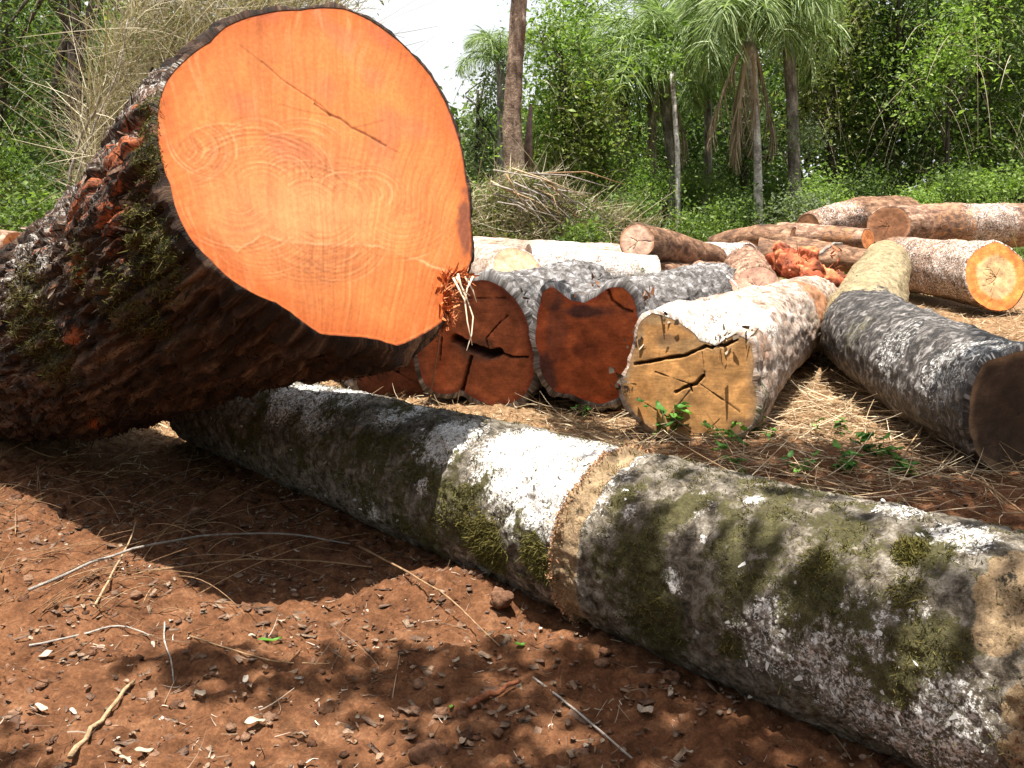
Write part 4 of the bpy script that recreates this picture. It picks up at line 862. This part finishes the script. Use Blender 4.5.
def crown(name, blobs_, lm, parent, leaf=.075, per=56, cl=.32, r=None, elong=1.3, droop=.4, flat=.35, vert=1.0):
    """blobs: (centre, (rx,ry,rz), clusters)"""
    r = r or rng; ac = Acc()
    for c_, R_, k in blobs_:
        D = r.normal(size=(k, 3)); D /= np.linalg.norm(D, axis=1)[:, None]; D *= (r.random((k, 1)) ** .45)
        cc = np.asarray(c_) + D * np.asarray(R_); cc += .5 * np.asarray(R_) * fbm(cc * 1.1, 2, 5)[:, None]
        q = cc[:, None] + r.normal(size=(k, per, 3)) * cl * np.array([1, 1, .75 * vert]) * (.5 + r.random((k, 1, 1)))
        tone = np.clip(r.random((k, 1)) * .7 + r.random((k, per)) * .45 - .05, 0, 1)
        P = q.reshape(-1, 3); P = P[P[:, 2] > .05]; tn = tone.ravel()[:len(P)]
        leaves(ac, P, leaf * (.5 + 1.1 * r.random(len(P)) ** 2), r, tn, elong=elong, droop=droop, flat=flat)
    return ac.build(name, lm, parent, smooth=False)
def tree(label, base, crowns, lm, tm=None, tpts=None, trad=None, cat='tree', name='tree', group=None, limbs=(), **k):
    T = thing(name, base, label, cat, group)
    if tpts is not None: trunk_obj('trunk', tpts, trad, TM[tm], T, 12, limbs)
    if crowns: crown('crown' if 'tree' in cat or 'palm' in cat else 'foliage', crowns, LM[lm], T, **k)
    return T
def pb(px, py, Y, rx, ry, rz, k): return (at(px, py, Y), (rx, ry, rz), k)
def gb(px, Y): p = at(px, 200, Y); p[2] = float(ground_z(p[:1], p[1:2])[0]); return p
def auto_limbs(tp, blobs_, rad, k=3, r=rng):
    out = []
    tp = np.asarray(tp, float)
    for c_, R_, _ in blobs_:
        for q in range(k):
            e = np.asarray(c_) + r.normal(size=3) * np.asarray(R_) * .45; i = np.interp(.45 + .5 * r.random(), np.linspace(0, 1, len(tp)), np.arange(len(tp))); b_ = np.array([np.interp(i, np.arange(len(tp)), tp[:, j]) for j in range(3)])
            m_ = (b_ + e) / 2 + r.normal(size=3) * .3 + [0, 0, .2]; out.append(([b_, m_, e], [rad, rad * .6, rad * .2]))
    return out
TG = 'forest trees round the clearing'
def auto_tree(label, px, Y, crowns, lm, tm='dark', r0=.18, top=None, lean=0, group=TG, **k):
    b_ = gb(px, Y); e = at(px + lean, top if top is not None else 20, Y); tp = [b_, (b_ + e) / 2 + rng.normal(size=3) * [.25, .2, 0], e]
    T = tree(label, b_, crowns, lm, tm, tp, [r0, r0 * .7, r0 * .35], limbs=auto_limbs(tp, crowns, r0 * .35, 2), group=group, **k)
    ac = Acc()
    for c_, R_, kk_ in crowns:
        m_ = max(4, kk_ // 2); P = np.asarray(c_) + rng.normal(size=(m_, 3)) * np.asarray(R_) * .6 + [0, -.3, 0]
        strips(ac, P, rng.normal(size=(m_, 3)) * [.5, .4, .3] + [0, 0, .1], .4 + 1.1 * rng.random(m_), .006 + .010 * rng.random(m_), .5, 7, gravity=1.1)
    ac.build('hanging_vines', LM['dry'], T)['kind'] = 'stuff'
    return T
# right side forest
auto_tree('dense dark evergreen wall of creepers, left of the dark gap on the right side', 835, 24, [pb(835, 60, 24, 1.0, 1.0, 1.9, 130), pb(860, 150, 24, .9, .9, 1.3, 90), pb(850, -60, 24, 1.6, 1.2, 1.6, 90)], 'mid', vert=1.6)
auto_tree('tall dark creeper-hung tree, second from the right edge', 905, 23.5, [pb(900, 40, 23.5, 1.0, 1.0, 2.0, 150), pb(915, 140, 23.5, 1.1, .9, 1.4, 120), pb(905, -80, 23.5, 1.8, 1.4, 1.7, 70)], 'dark', vert=1.8)
auto_tree('tall dark green tree filling the right edge of the photo', 985, 23, [pb(985, 50, 23, 1.3, 1.0, 2.0, 170), pb(1000, 150, 23, 1.1, .9, 1.2, 120), pb(1000, -80, 23, 1.8, 1.4, 1.6, 70)], 'mid', vert=1.5)
auto_tree('deep green tree just outside the right border, its branches reaching in', 1080, 23, [pb(1070, 60, 23, 1.5, 1.2, 2.4, 110), pb(1080, -60, 23, 2, 1.4, 1.6, 60)], 'dark')
auto_tree('light green branchy tree hanging in front of the dark right forest', 950, 21, [pb(948, 62, 21, .65, .5, .28, 26), pb(920, 95, 21, .3, .3, .5, 12), pb(960, 20, 21, .8, .5, .4, 18)], 'bright', top=40, r0=.06)
auto_tree('tree with drooping yellowish creepers beside the grey mast-like trunk', 818, 22.5, [pb(818, 90, 22.5, .5, .5, 1.0, 34), pb(830, 20, 22.5, .8, .6, .7, 34)], 'olive', top=40, r0=.1, vert=1.8)
# middle backdrop trees
auto_tree('dark tree filling the space behind the tall palm', 745, 29, [pb(735, 120, 29, 1.6, 1.2, 2.0, 90), pb(760, 170, 29, 1.4, 1.0, 1.4, 60)], 'dark', top=90)
auto_tree('dark leafy tree behind the cluster of palms', 665, 30, [pb(655, 130, 30, 1.8, 1.2, 1.7, 90), pb(690, 180, 30, 1.6, 1.0, 1.2, 60)], 'dark', top=100)
auto_tree('mid green tree between the palm cluster and the creeper-clad tree', 618, 27, [pb(622, 120, 27, .8, .8, 1.3, 50), pb(610, 180, 27, 1.0, .9, 1.1, 50)], 'mid', top=80)
auto_tree('grey-leaved small tree against the sky beside the bare trunk', 478, 27, [pb(478, 135, 27, .75, .6, .8, 36), pb(495, 95, 27, .5, .5, .7, 24), pb(470, 180, 27, .7, .6, .7, 36), pb(500, 60, 27, .35, .4, .4, 9)], 'grey', top=90, r0=.1)
auto_tree('feathery tree with thin airy top above the palms', 600, 31, [pb(590, 15, 31, 1.3, .9, .4, 8), pb(560, 0, 31, 1.1, .8, .4, 7), pb(640, 50, 31, 1.0, .8, .5, 8), pb(612, 70, 31, .8, .6, .6, 14)], 'grey', tm='grey', top=20, r0=.12)
auto_tree('bushy tree clothed in bright green creepers, right of the bare trunk', 560, 22, [pb(558, 60, 22, .55, .5, .75, 44), pb(550, 30, 22, .5, .5, .3, 14), pb(575, 120, 22, .7, .6, .9, 60), pb(595, 165, 22, .8, .6, .7, 54), pb(545, 130, 22, .45, .5, .9, 36)], 'bright', top=50, r0=.13, vert=1.7)
tree('column of olive creepers draped over the creeper-clad tree', gb(600, 21.5), [pb(585, 110, 21.5, .3, .3, .9, 26), pb(600, 150, 21.5, .4, .3, .8, 30), pb(560, 150, 21.5, .35, .3, .9, 26)], 'olive', cat='creeper', name='creeper', vert=1.6)
# left forest
auto_tree('dense dark tree at the left edge of the photo', 10, 17, [pb(-10, 50, 17, 1.2, 1.0, 1.6, 70), pb(20, 150, 17, 1.0, .9, 1.1, 60), pb(0, -70, 17, 1.8, 1.2, 1.3, 50)], 'dark', leaf=.065)
auto_tree('dark forked tree whose black trunk shows at the upper left', 80, 16, [pb(60, 130, 16, .8, .8, 1.0, 60), pb(110, 20, 16, 1.0, .8, .8, 22), pb(40, 20, 16, .9, .8, .9, 24), pb(100, -70, 16, 1.8, 1.2, 1.0, 40)], 'dark', r0=.2, top=-60, lean=-6, leaf=.06)
auto_tree('thin leaning dark tree behind the forked tree', 130, 19, [pb(120, 90, 19, 1.0, .8, 1.2, 40), pb(60, 60, 19, .8, .8, 1.2, 30)], 'dark', r0=.10, lean=-50, leaf=.065)
auto_tree('background tree closing the gap at the far upper left', 40, 24, [pb(30, 80, 24, 2.2, 1.2, 2.6, 90), pb(110, 150, 24, 1.6, 1.0, 1.4, 50)], 'dark', leaf=.11)
auto_tree('sunlit tree above the top left of the orange disc', 260, 22, [pb(220, 20, 22, 1.7, 1.0, .7, 40), pb(300, -20, 22, 1.3, .8, .5, 20), pb(180, 60, 22, 1.2, .8, 1.2, 40)], 'olive', tm='grey', top=0, r0=.12)
# dry vine thicket behind the huge log
T = thing('vine_thicket', gb(190, 13), 'grey-tan thicket of dry hanging vines behind the huge log', 'thicket')
ac = Acc(); r_ = np.random.default_rng(3)
n_ = 14000; PXs = lerp(85, 330, r_.random(n_)); 
topy = np.interp(PXs, [85, 120, 160, 220, 330], [120, 20, -30, -30, -30]); pys = lerp(topy, 260, r_.random(n_)); Y_ = 13 + r_.normal(size=n_) * .5
P = np.array([at(a_, b_, c_) for a_, b_, c_ in zip(PXs, pys, Y_)]); keep_ = fbm(P * .9, 3, 8) > -.22; P = P[keep_]
D = r_.normal(size=P.shape) * [.5, .3, .45] + [.35, 0, .55]
strips(ac, P, D, .25 + .7 * r_.random(len(P)), .004 + .008 * r_.random(len(P)), .5, 6, r=r_)
ac.build('dry_vines', LM['dry'], T)['kind'] = 'stuff'
crown('leaves', [pb(150, 60, 13.2, .55, .4, .9, 26), pb(240, 10, 13.2, .9, .4, .4, 26), pb(110, 170, 13.2, .3, .3, .6, 14), pb(290, 5, 13.4, .7, .4, .3, 18)], LM['olive'], T, leaf=.045, per=40, cl=.2)
for k, (pts, rr, lb) in enumerate((([(68,190,12.6),(75,150,12.6),(90,120,12.6),(100,100,12.6),(108,70,12.6)], .022, 'pale curved vine stem rising at the left of the dry thicket'), ([(70,205,12.5),(85,150,12.5),(100,112,12.5),(120,70,12.5),(128,20,12.5)], .016, 'second pale vine stem, arching up through the dry thicket'))):
    stick('vine', lb, [at(*p) for p in pts], rr, rr * .6, greytwig_m, 'vine', 'pale vine stems in the dry thicket')
for px, py, Y, rx, rz, k_, lm, lb in ((25, 215, 13, .5, .3, 26, 'mid', 'green low bush at the far left edge behind the huge log'), (60, 190, 14, .6, .6, 36, 'dark', 'dark bush left of the dry vine thicket'), (15, 175, 15, .6, .5, 34, 'mid', 'green bush under the dark tree at the left edge')):
    T = thing('bush', gb(px, Y), lb, 'bush', 'bushes at the forest edge'); crown('foliage', [pb(px, py, Y, rx, .5, rz, k_)], LM[lm], T, leaf=.06, cl=.18)
# bare trunk with brush mound
p0 = gb(514, 19.5); T = thing('bare_tree', p0, 'tall bare tan trunk rising out of the brush mound into the sky', 'tree')
trunk_obj('trunk', [p0, at(514, 168, 19.5), at(512, 110, 19.5), at(516, 50, 19.5), at(519, 0, 19.5), at(522, -70, 19.5), at(520, -170, 19.5)], [.24, .20, .17, .15, .15, .13, .1], TM['tan'], T, 20)
crown('crown', [pb(522, -190, 19.5, 1.3, 1.3, .6, 40)], LM['mid'], T)
ac = Acc(); addtube(ac, [at(529, 172, 19.8), at(529, 140, 19.8), at(531, 105, 19.8)], [.09, .08, .03], 8, .4, .1); addtube(ac, [at(523, 40, 19.4), at(524, 22, 19.4), at(522, 12, 19.4)], [.03, .06, .02], 8, .4, .1)
ac.build('broken_snag', v_mat('snag_wood', [(0, (.1, .06, .05)), (1, (.28, .2, .15))], nscale=12), T)
T = thing('brush_mound', gb(545, 17.5), 'mound of pale dead branches and vines at the foot of the bare trunk', 'brush pile')
ac = Acc(); r_ = np.random.default_rng(8); n_ = 5200
def mound_pts(n, r):
    px = lerp(462, 655, r.random(n)); top = np.interp(px, [462, 490, 515, 545, 590, 640, 655], [200, 178, 170, 178, 205, 225, 240]); py = top + (258 - top) * r.random(n) ** .9
    return np.array([at(a_, b_, 17.6 + .004 * abs(a_ - 545) - (b_ - t_) * .006 + .1 * r.normal()) for a_, b_, t_ in zip(px, py, top)])
P = mound_pts(n_, r_); strips(ac, P, r_.normal(size=P.shape) * [.8, .5, .5] + [.2, 0, .15], .12 + .4 * r_.random(n_), .006 + .010 * r_.random(n_), .5, 5, r=r_)
ac.build('dry_vines', LM['dry'], T)['kind'] = 'stuff'
for k in range(26):
    a_ = Acc(); s0 = at(lerp(490, 550, r_.random()), lerp(165, 205, r_.random()), 17.2); e0 = s0 + np.array([.3 + 1.1 * r_.random(), -.25, -.15 - .75 * r_.random()])
    m_ = (s0 + e0) / 2 + r_.normal(size=3) * .08 + [0, 0, .12]; addtube(a_, [s0, m_, e0], [.018, .013, .005], 6, r_.random()); a_.build('branch', greytwig_m if k % 3 else twig_m, T)
mlp = mound_pts(420, r_); ac = Acc(); q = (mlp[:, None] + r_.normal(size=(420, 26, 3)) * .09).reshape(-1, 3); leaves(ac, q, .05, r_, np.repeat(r_.random(420), 26)); ac.build('leaves', LM['olive'], T)
# bushes along the foot of the forest
bl = [(480, 210, 19, .5, .35, 40, 'bright', 'bright bush at the left foot of the brush mound'), (625, 215, 18.5, .55, .45, 50, 'mid', 'green bush just left of the thin white trunk'), (645, 190, 21, .6, .5, 44, 'bright', 'leafy bush behind and left of the thin white trunk'),
      (705, 222, 19, .6, .35, 50, 'mid', 'bush between the thin white trunk and the tall palm'), (700, 190, 22, .6, .5, 44, 'mid', 'fern-like undergrowth behind the bush between the two pale trunks'), (735, 215, 20, .5, .4, 34, 'dark', 'dark bush at the foot of the tall palm'),
      (800, 215, 18.5, .5, .3, 40, 'grey', 'grey-green leafy shrub right of the tall palm foot'), (822, 195, 19.5, .45, .5, 40, 'bright', 'light green shrub leaning above the humped log'), (775, 200, 22, .5, .5, 36, 'mid', 'undergrowth at the foot of the mast-like grey trunk'),
      (920, 200, 19, .45, .22, 30, 'bright', 'small bright yellow-green bush above the top logs'), (960, 185, 20, .6, .35, 40, 'mid', 'arching bamboo-like bush above the long top log'), (1005, 185, 19.5, .6, .35, 40, 'bright', 'bright bush at the right edge above the long top log'),
      (870, 190, 22, .7, .5, 50, 'dark', 'dark undergrowth above the humped log'), (585, 235, 16.6, .3, .2, 20, 'mid', 'low weeds on the brush mound behind the jagged stub'), (810, 130, 20.5, .3, .35, 14, 'grey', 'small pale-leaved sapling at the dark gap in the forest')]
for px, py, Y, rx, rz, k_, lm, lb in bl:
    T = thing('bush', gb(px, Y), lb, 'bush', 'bushes at the forest edge'); 
    b_ = gb(px, Y); e = at(px, py, Y); trunk_obj('stems', [b_, (b_ + e) / 2, e], [.03, .02, .01], TM['dark'], T, 6)
    crown('foliage', [pb(px, py, Y, rx, .5, rz, k_), (np.array([b_[0], b_[1], max(.4, at(px, py, Y)[2] * .5)]), (rx, .5, .35), k_ // 3)], LM[lm], T, leaf=.05, per=60, cl=.17)
# pale and grey trunks
for px0, py0, px1, py1, Y, r_t, tm, lb in ((678, 228, 672, 70, 21, .055, 'pale', 'thin white trunk standing in front of the palms'), (796, 210, 783, -20, 21.5, .13, 'grey', 'mast-like grey lichened trunk right of the tall palm'),
        (652, 200, 648, 60, 25, .10, 'grey', 'grey trunk half hidden behind the palm cluster'), (623, 190, 612, 80, 24, .12, 'grey', 'greyish palm-like trunk left of the palm cluster'), (704, 200, 706, 90, 27, .06, 'grey', 'dim slender trunk between the two palms'), (590, 160, 575, 20, 23, .05, 'grey', 'thin slanting stem inside the creeper-clad tree')):
    b_ = gb(px0, Y); T = thing('slender_tree', b_, lb, 'tree', 'slender trunks at the forest edge'); e = at(px1, py1, Y)
    trunk_obj('trunk', [b_, at(px0, py0, Y), (at(px0, py0, Y) + e) / 2 + [.05, 0, 0], e], [r_t * 1.1, r_t, r_t * .95, r_t * .8], TM[tm], T, 10)
    crown('crown', [(e + [0, 0, .3], (.5, .4, .4), 12)], LM['mid'], T, leaf=.09)
# palms
def frond_mesh(nm, L, seed, droop=1.0, dead=False):
    r = np.random.default_rng(seed); ac = Acc(); t = np.linspace(0, 1, 14); an0 = .95
    ang = an0 - droop * 2.0 * t ** 1.2 if not dead else .1 - .35 * t; dx = np.cumsum(np.cos(ang)) / 14 * L; dz = np.cumsum(np.sin(ang)) / 14 * L
    R_ = np.stack([dx, r.normal() * .04 * t * L, dz], 1); addtube(ac, R_, np.linspace(.022, .005, 14), 5, .6)
    n = 150 if not dead else 60; tt = .12 + .88 * np.sort(r.random(n)); B = np.stack([np.interp(tt, t, R_[:, i]) for i in range(3)], 1)
    sd = np.where(r.random(n) < .5, -1, 1.); a_ = np.interp(tt, t, ang)
    D = np.stack([.6 * np.cos(a_) + .2 * r.normal(size=n), sd * (.4 + .6 * r.random(n)), .6 * np.sin(a_) + .6 * r.normal(size=n)], 1)
    if dead: D = D * [.3, .25, .3] + [1.0, 0, 0]
    strips(ac, B, D, L * (.30 * np.sin(PI * np.clip(tt * .85 + .12, 0, 1)) + .06), .010 if not dead else .008, 0, 4, r=r, gravity=.5 if not dead else .3, side=r.normal(size=(n, 3)))
    q = [f for f in ac.F if f.shape[1] == 4]; tr = [f for f in ac.F if f.shape[1] == 3]; o = mk(nm, np.concatenate(ac.V), [np.concatenate(q), np.concatenate(tr)], LM['deadpalm' if dead else 'palm'], None, {'v': np.concatenate(ac.c)})
    me = o.data; bpy.data.objects.remove(o); return me
FR = [frond_mesh('frond', 1.0, 10 + k, .75 + .15 * k) for k in range(4)]; DF = [frond_mesh('dead_frond', 1.0, 30 + k, 1.5, True) for k in range(2)]
def palm(label, px, cy, Y, fl, nf, nd, tr=.09, tm='grey', basepx=None, seed=0, dlen=1.0):
    r = np.random.default_rng(seed + 100); b_ = gb(basepx or px, Y); top = at(px, cy, Y); T = thing('palm', b_, label, 'palm tree', 'palms at the forest edge')
    trunk_obj('trunk', [b_, (b_ + top) / 2 + [.06, 0, 0], top], [tr * 1.1, tr, tr * 1.2], TM[tm], T, 12)
    bp_ = Vector((float(b_[0]), float(b_[1]), float(b_[2])))
    for k in range(nf + nd):
        dead = k >= nf; me = (DF if dead else FR)[int(r.integers(2 if dead else 4))]; o = bpy.data.objects.new('dead_frond' if dead else 'frond', me); C.objects.link(o); o.parent = T
        az = k * 2.4 + r.normal() * .2; pit = (-1.15 - .35 * r.random()) if dead else (.75 - 1.2 * (k / max(nf, 1)) + .12 * r.normal())
        s_ = fl * (.8 + .35 * r.random()) * (dlen if dead else 1)
        o.rotation_euler = (0, -pit, az); o.scale = (s_, s_, s_); o.location = Vector([float(v) for v in top]) - bp_
palm('tallest queen palm with a skirt of dead hanging fronds', 750, 34, 21, 2.1, 28, 5, .085, 'pale', 762, 1, 1.15)
palm('queen palm with drooping crown at the centre of the palm cluster', 662, 70, 23.5, 2.3, 24, 3, .10, 'grey', 676, 2)
palm('lower palm at the left of the palm cluster', 622, 84, 25, 2.3, 22, 3, .11, 'grey', 632, 3)
palm('palm standing against the sky, left of the bare trunk', 500, 62, 26, 1.35, 13, 1, .08, 'grey', 497, 4)
palm('palm crown peeping over the top between the cluster and the tallest palm', 706, 25, 27, 2.3, 22, 2, .10, 'grey', 708, 5)
palm('palm crown right behind the mast-like grey trunk', 795, 10, 25, 2.2, 20, 2, .10, 'grey', 792, 6)
palm('palm with pale fronds showing left of the creeper-clad tree top', 585, 60, 27, 1.8, 12, 1, .09, 'grey', 596, 7)
# far wood
ac = Acc(); r_ = np.random.default_rng(44)
n_ = 7000; x = lerp(-40, 45, r_.random(n_)); y = 36 + 10 * r_.random(n_)
pxx = 512 + 1000 * x / y; topz = np.interp(pxx, [-300, 100, 300, 400, 455, 500, 560, 640, 700, 800, 1300], [9, 8, 5.5, 3.4, 3.4, 3.6, 3.8, 3.8, 5.5, 10, 10]); z = topz * r_.random(n_) ** .8
P = np.stack([x, y, z], 1); q = (P[:, None] + r_.normal(size=(n_, 22, 3)) * .6).reshape(-1, 3); q = q[q[:, 2] > .2]; leaves(ac, q, .30, r_, None, elong=1.3); o = ac.build('far_wood', LM['dark'], None, False)
tag(o, 'dark mass of forest closing the background', 'forest', kind='stuff')
ac = Acc(); n_ = 2200; an_ = lerp(PI * .95, PI * 2.05, r_.random(n_)); rd_ = 13 + 7 * r_.random(n_); P = np.stack([rd_ * np.cos(an_) * 1.2, rd_ * np.sin(an_) - 2, 9 * r_.random(n_)], 1)
q = (P[:, None] + r_.normal(size=(n_, 16, 3)) * .5).reshape(-1, 3); q = q[q[:, 2] > .2]; leaves(ac, q, .32, r_, None, elong=1.3); o = ac.build('forest_edge', LM['dark'], None, False)
tag(o, 'forest edge on the photographer\'s side of the clearing', 'forest', kind='stuff')
# grassy strip
ac = Acc(); P = scatter(9000, (-14, 14), (13.5, 22)); strips(ac, P, rng.normal(size=P.shape) * .4 + [0, 0, 1], .15 + .35 * rng.random(len(P)), .012, .5, 3)
o = ac.build('tall_grass', LM['bright']); tag(o, 'rank grass along the forest edge behind the logs', 'grass', kind='stuff')

# ------------------------------------------------------------------ the tree the photographer stands under: it shades the foreground
sd = np.array([SUN.x, SUN.y, SUN.z]) / SUN.z
T = thing('shade_tree', (1.9, -1.6, 0), 'broad tree behind the camera whose canopy shades the right foreground', 'tree')
tp = np.array([[1.9, -1.6, -.05], [1.8, -1.4, 3.], [1.6, -.7, 6.0], [1.3, 0.6, 8.2]])
def inpoly(px, py, poly):
    c_ = False; j = len(poly) - 1
    for i in range(len(poly)):
        if (poly[i][1] > py) != (poly[j][1] > py) and px < (poly[j][0] - poly[i][0]) * (py - poly[i][1]) / (poly[j][1] - poly[i][1]) + poly[i][0]: c_ = not c_
        j = i
    return c_
SH = [([(655,462),(700,455),(760,470),(860,500),(1040,540),(1060,800),(620,800),(600,700),(585,640),(590,560),(600,500)], .35, .10), ([(560,650),(640,650),(760,712),(900,770),(900,830),(600,830)], 0.0, 1.0),
      ([(380,395),(470,405),(560,398),(640,440),(680,470),(560,452),(440,420)], .05, .9), ([(640,438),(800,438),(860,440),(1040,470),(1040,560),(860,500),(700,470)], .05, 1.0),
      ([(250,630),(300,600),(420,640),(560,660),(640,640),(640,800),(430,800),(420,730),(330,690),(260,690)], 0.0, .6),
      ([(-60,590),(60,580),(130,600),(150,640),(60,650),(-60,650)], 0.0, .9), ([(120,640),(230,650),(250,700),(150,690)], 0, .8), ([(960,350),(1060,340),(1060,470),(990,470)], .2, .9), ([(-30,720),(60,760),(40,800),(-30,800)], 0, .7)]
HOLES = [(330, 735, 70, 32), (150, 700, 60, 22), (520, 610, 60, 22), (470, 600, 60, 14), (760, 640, 26, 12), (880, 600, 20, 16), (560, 735, 30, 14), (905, 545, 16, 10), (720, 760, 26, 10)]
r_ = np.random.default_rng(12); ac = Acc(); pts = []
for poly, z0, dn in SH:
    xs = [q[0] for q in poly]; ys = [q[1] for q in poly]; cs = [gnd(a_, b_, z0) for a_, b_ in poly]
    wx = [c_[0] for c_ in cs]; wy = [c_[1] for c_ in cs]; area = (max(wx) - min(wx)) * (max(wy) - min(wy)); 
    for k in range(int(area * 900 * dn)):
        g_ = np.array([lerp(min(wx), max(wx), r_.random()), lerp(min(wy), max(wy), r_.random()), z0]); u, v = proj(g_)
        if not inpoly(float(u), float(v), poly): continue
        if any(((u - h[0]) / h[2]) ** 2 + ((v - h[1]) / h[3]) ** 2 < 1 for h in HOLES): continue
        pts.append(g_ + sd * (4.6 + 1.6 * r_.random()))
pts = np.array(pts); hh = pts - sd * (pts[:, 2:3] - 1.3); pts = pts[~((hh[:, 0] < .15) & (hh[:, 1] > 2.75))]; leaves(ac, pts, .085, r_, elong=1.3, flat=.8); ac.build('crown', LM['mid'], T, False)
lim = []
for k in range(11):
    e = pts[r_.integers(len(pts))]; b_ = tp[2] * (1 - .3 * r_.random()); lim.append(([b_, (b_ + e) / 2 + [0, 0, .5], e + [0, 0, .15]], [.04, .02, .006]))
trunk_obj('trunk', tp, [.22, .18, .13, .05], TM['grey'], T, 14, lim)
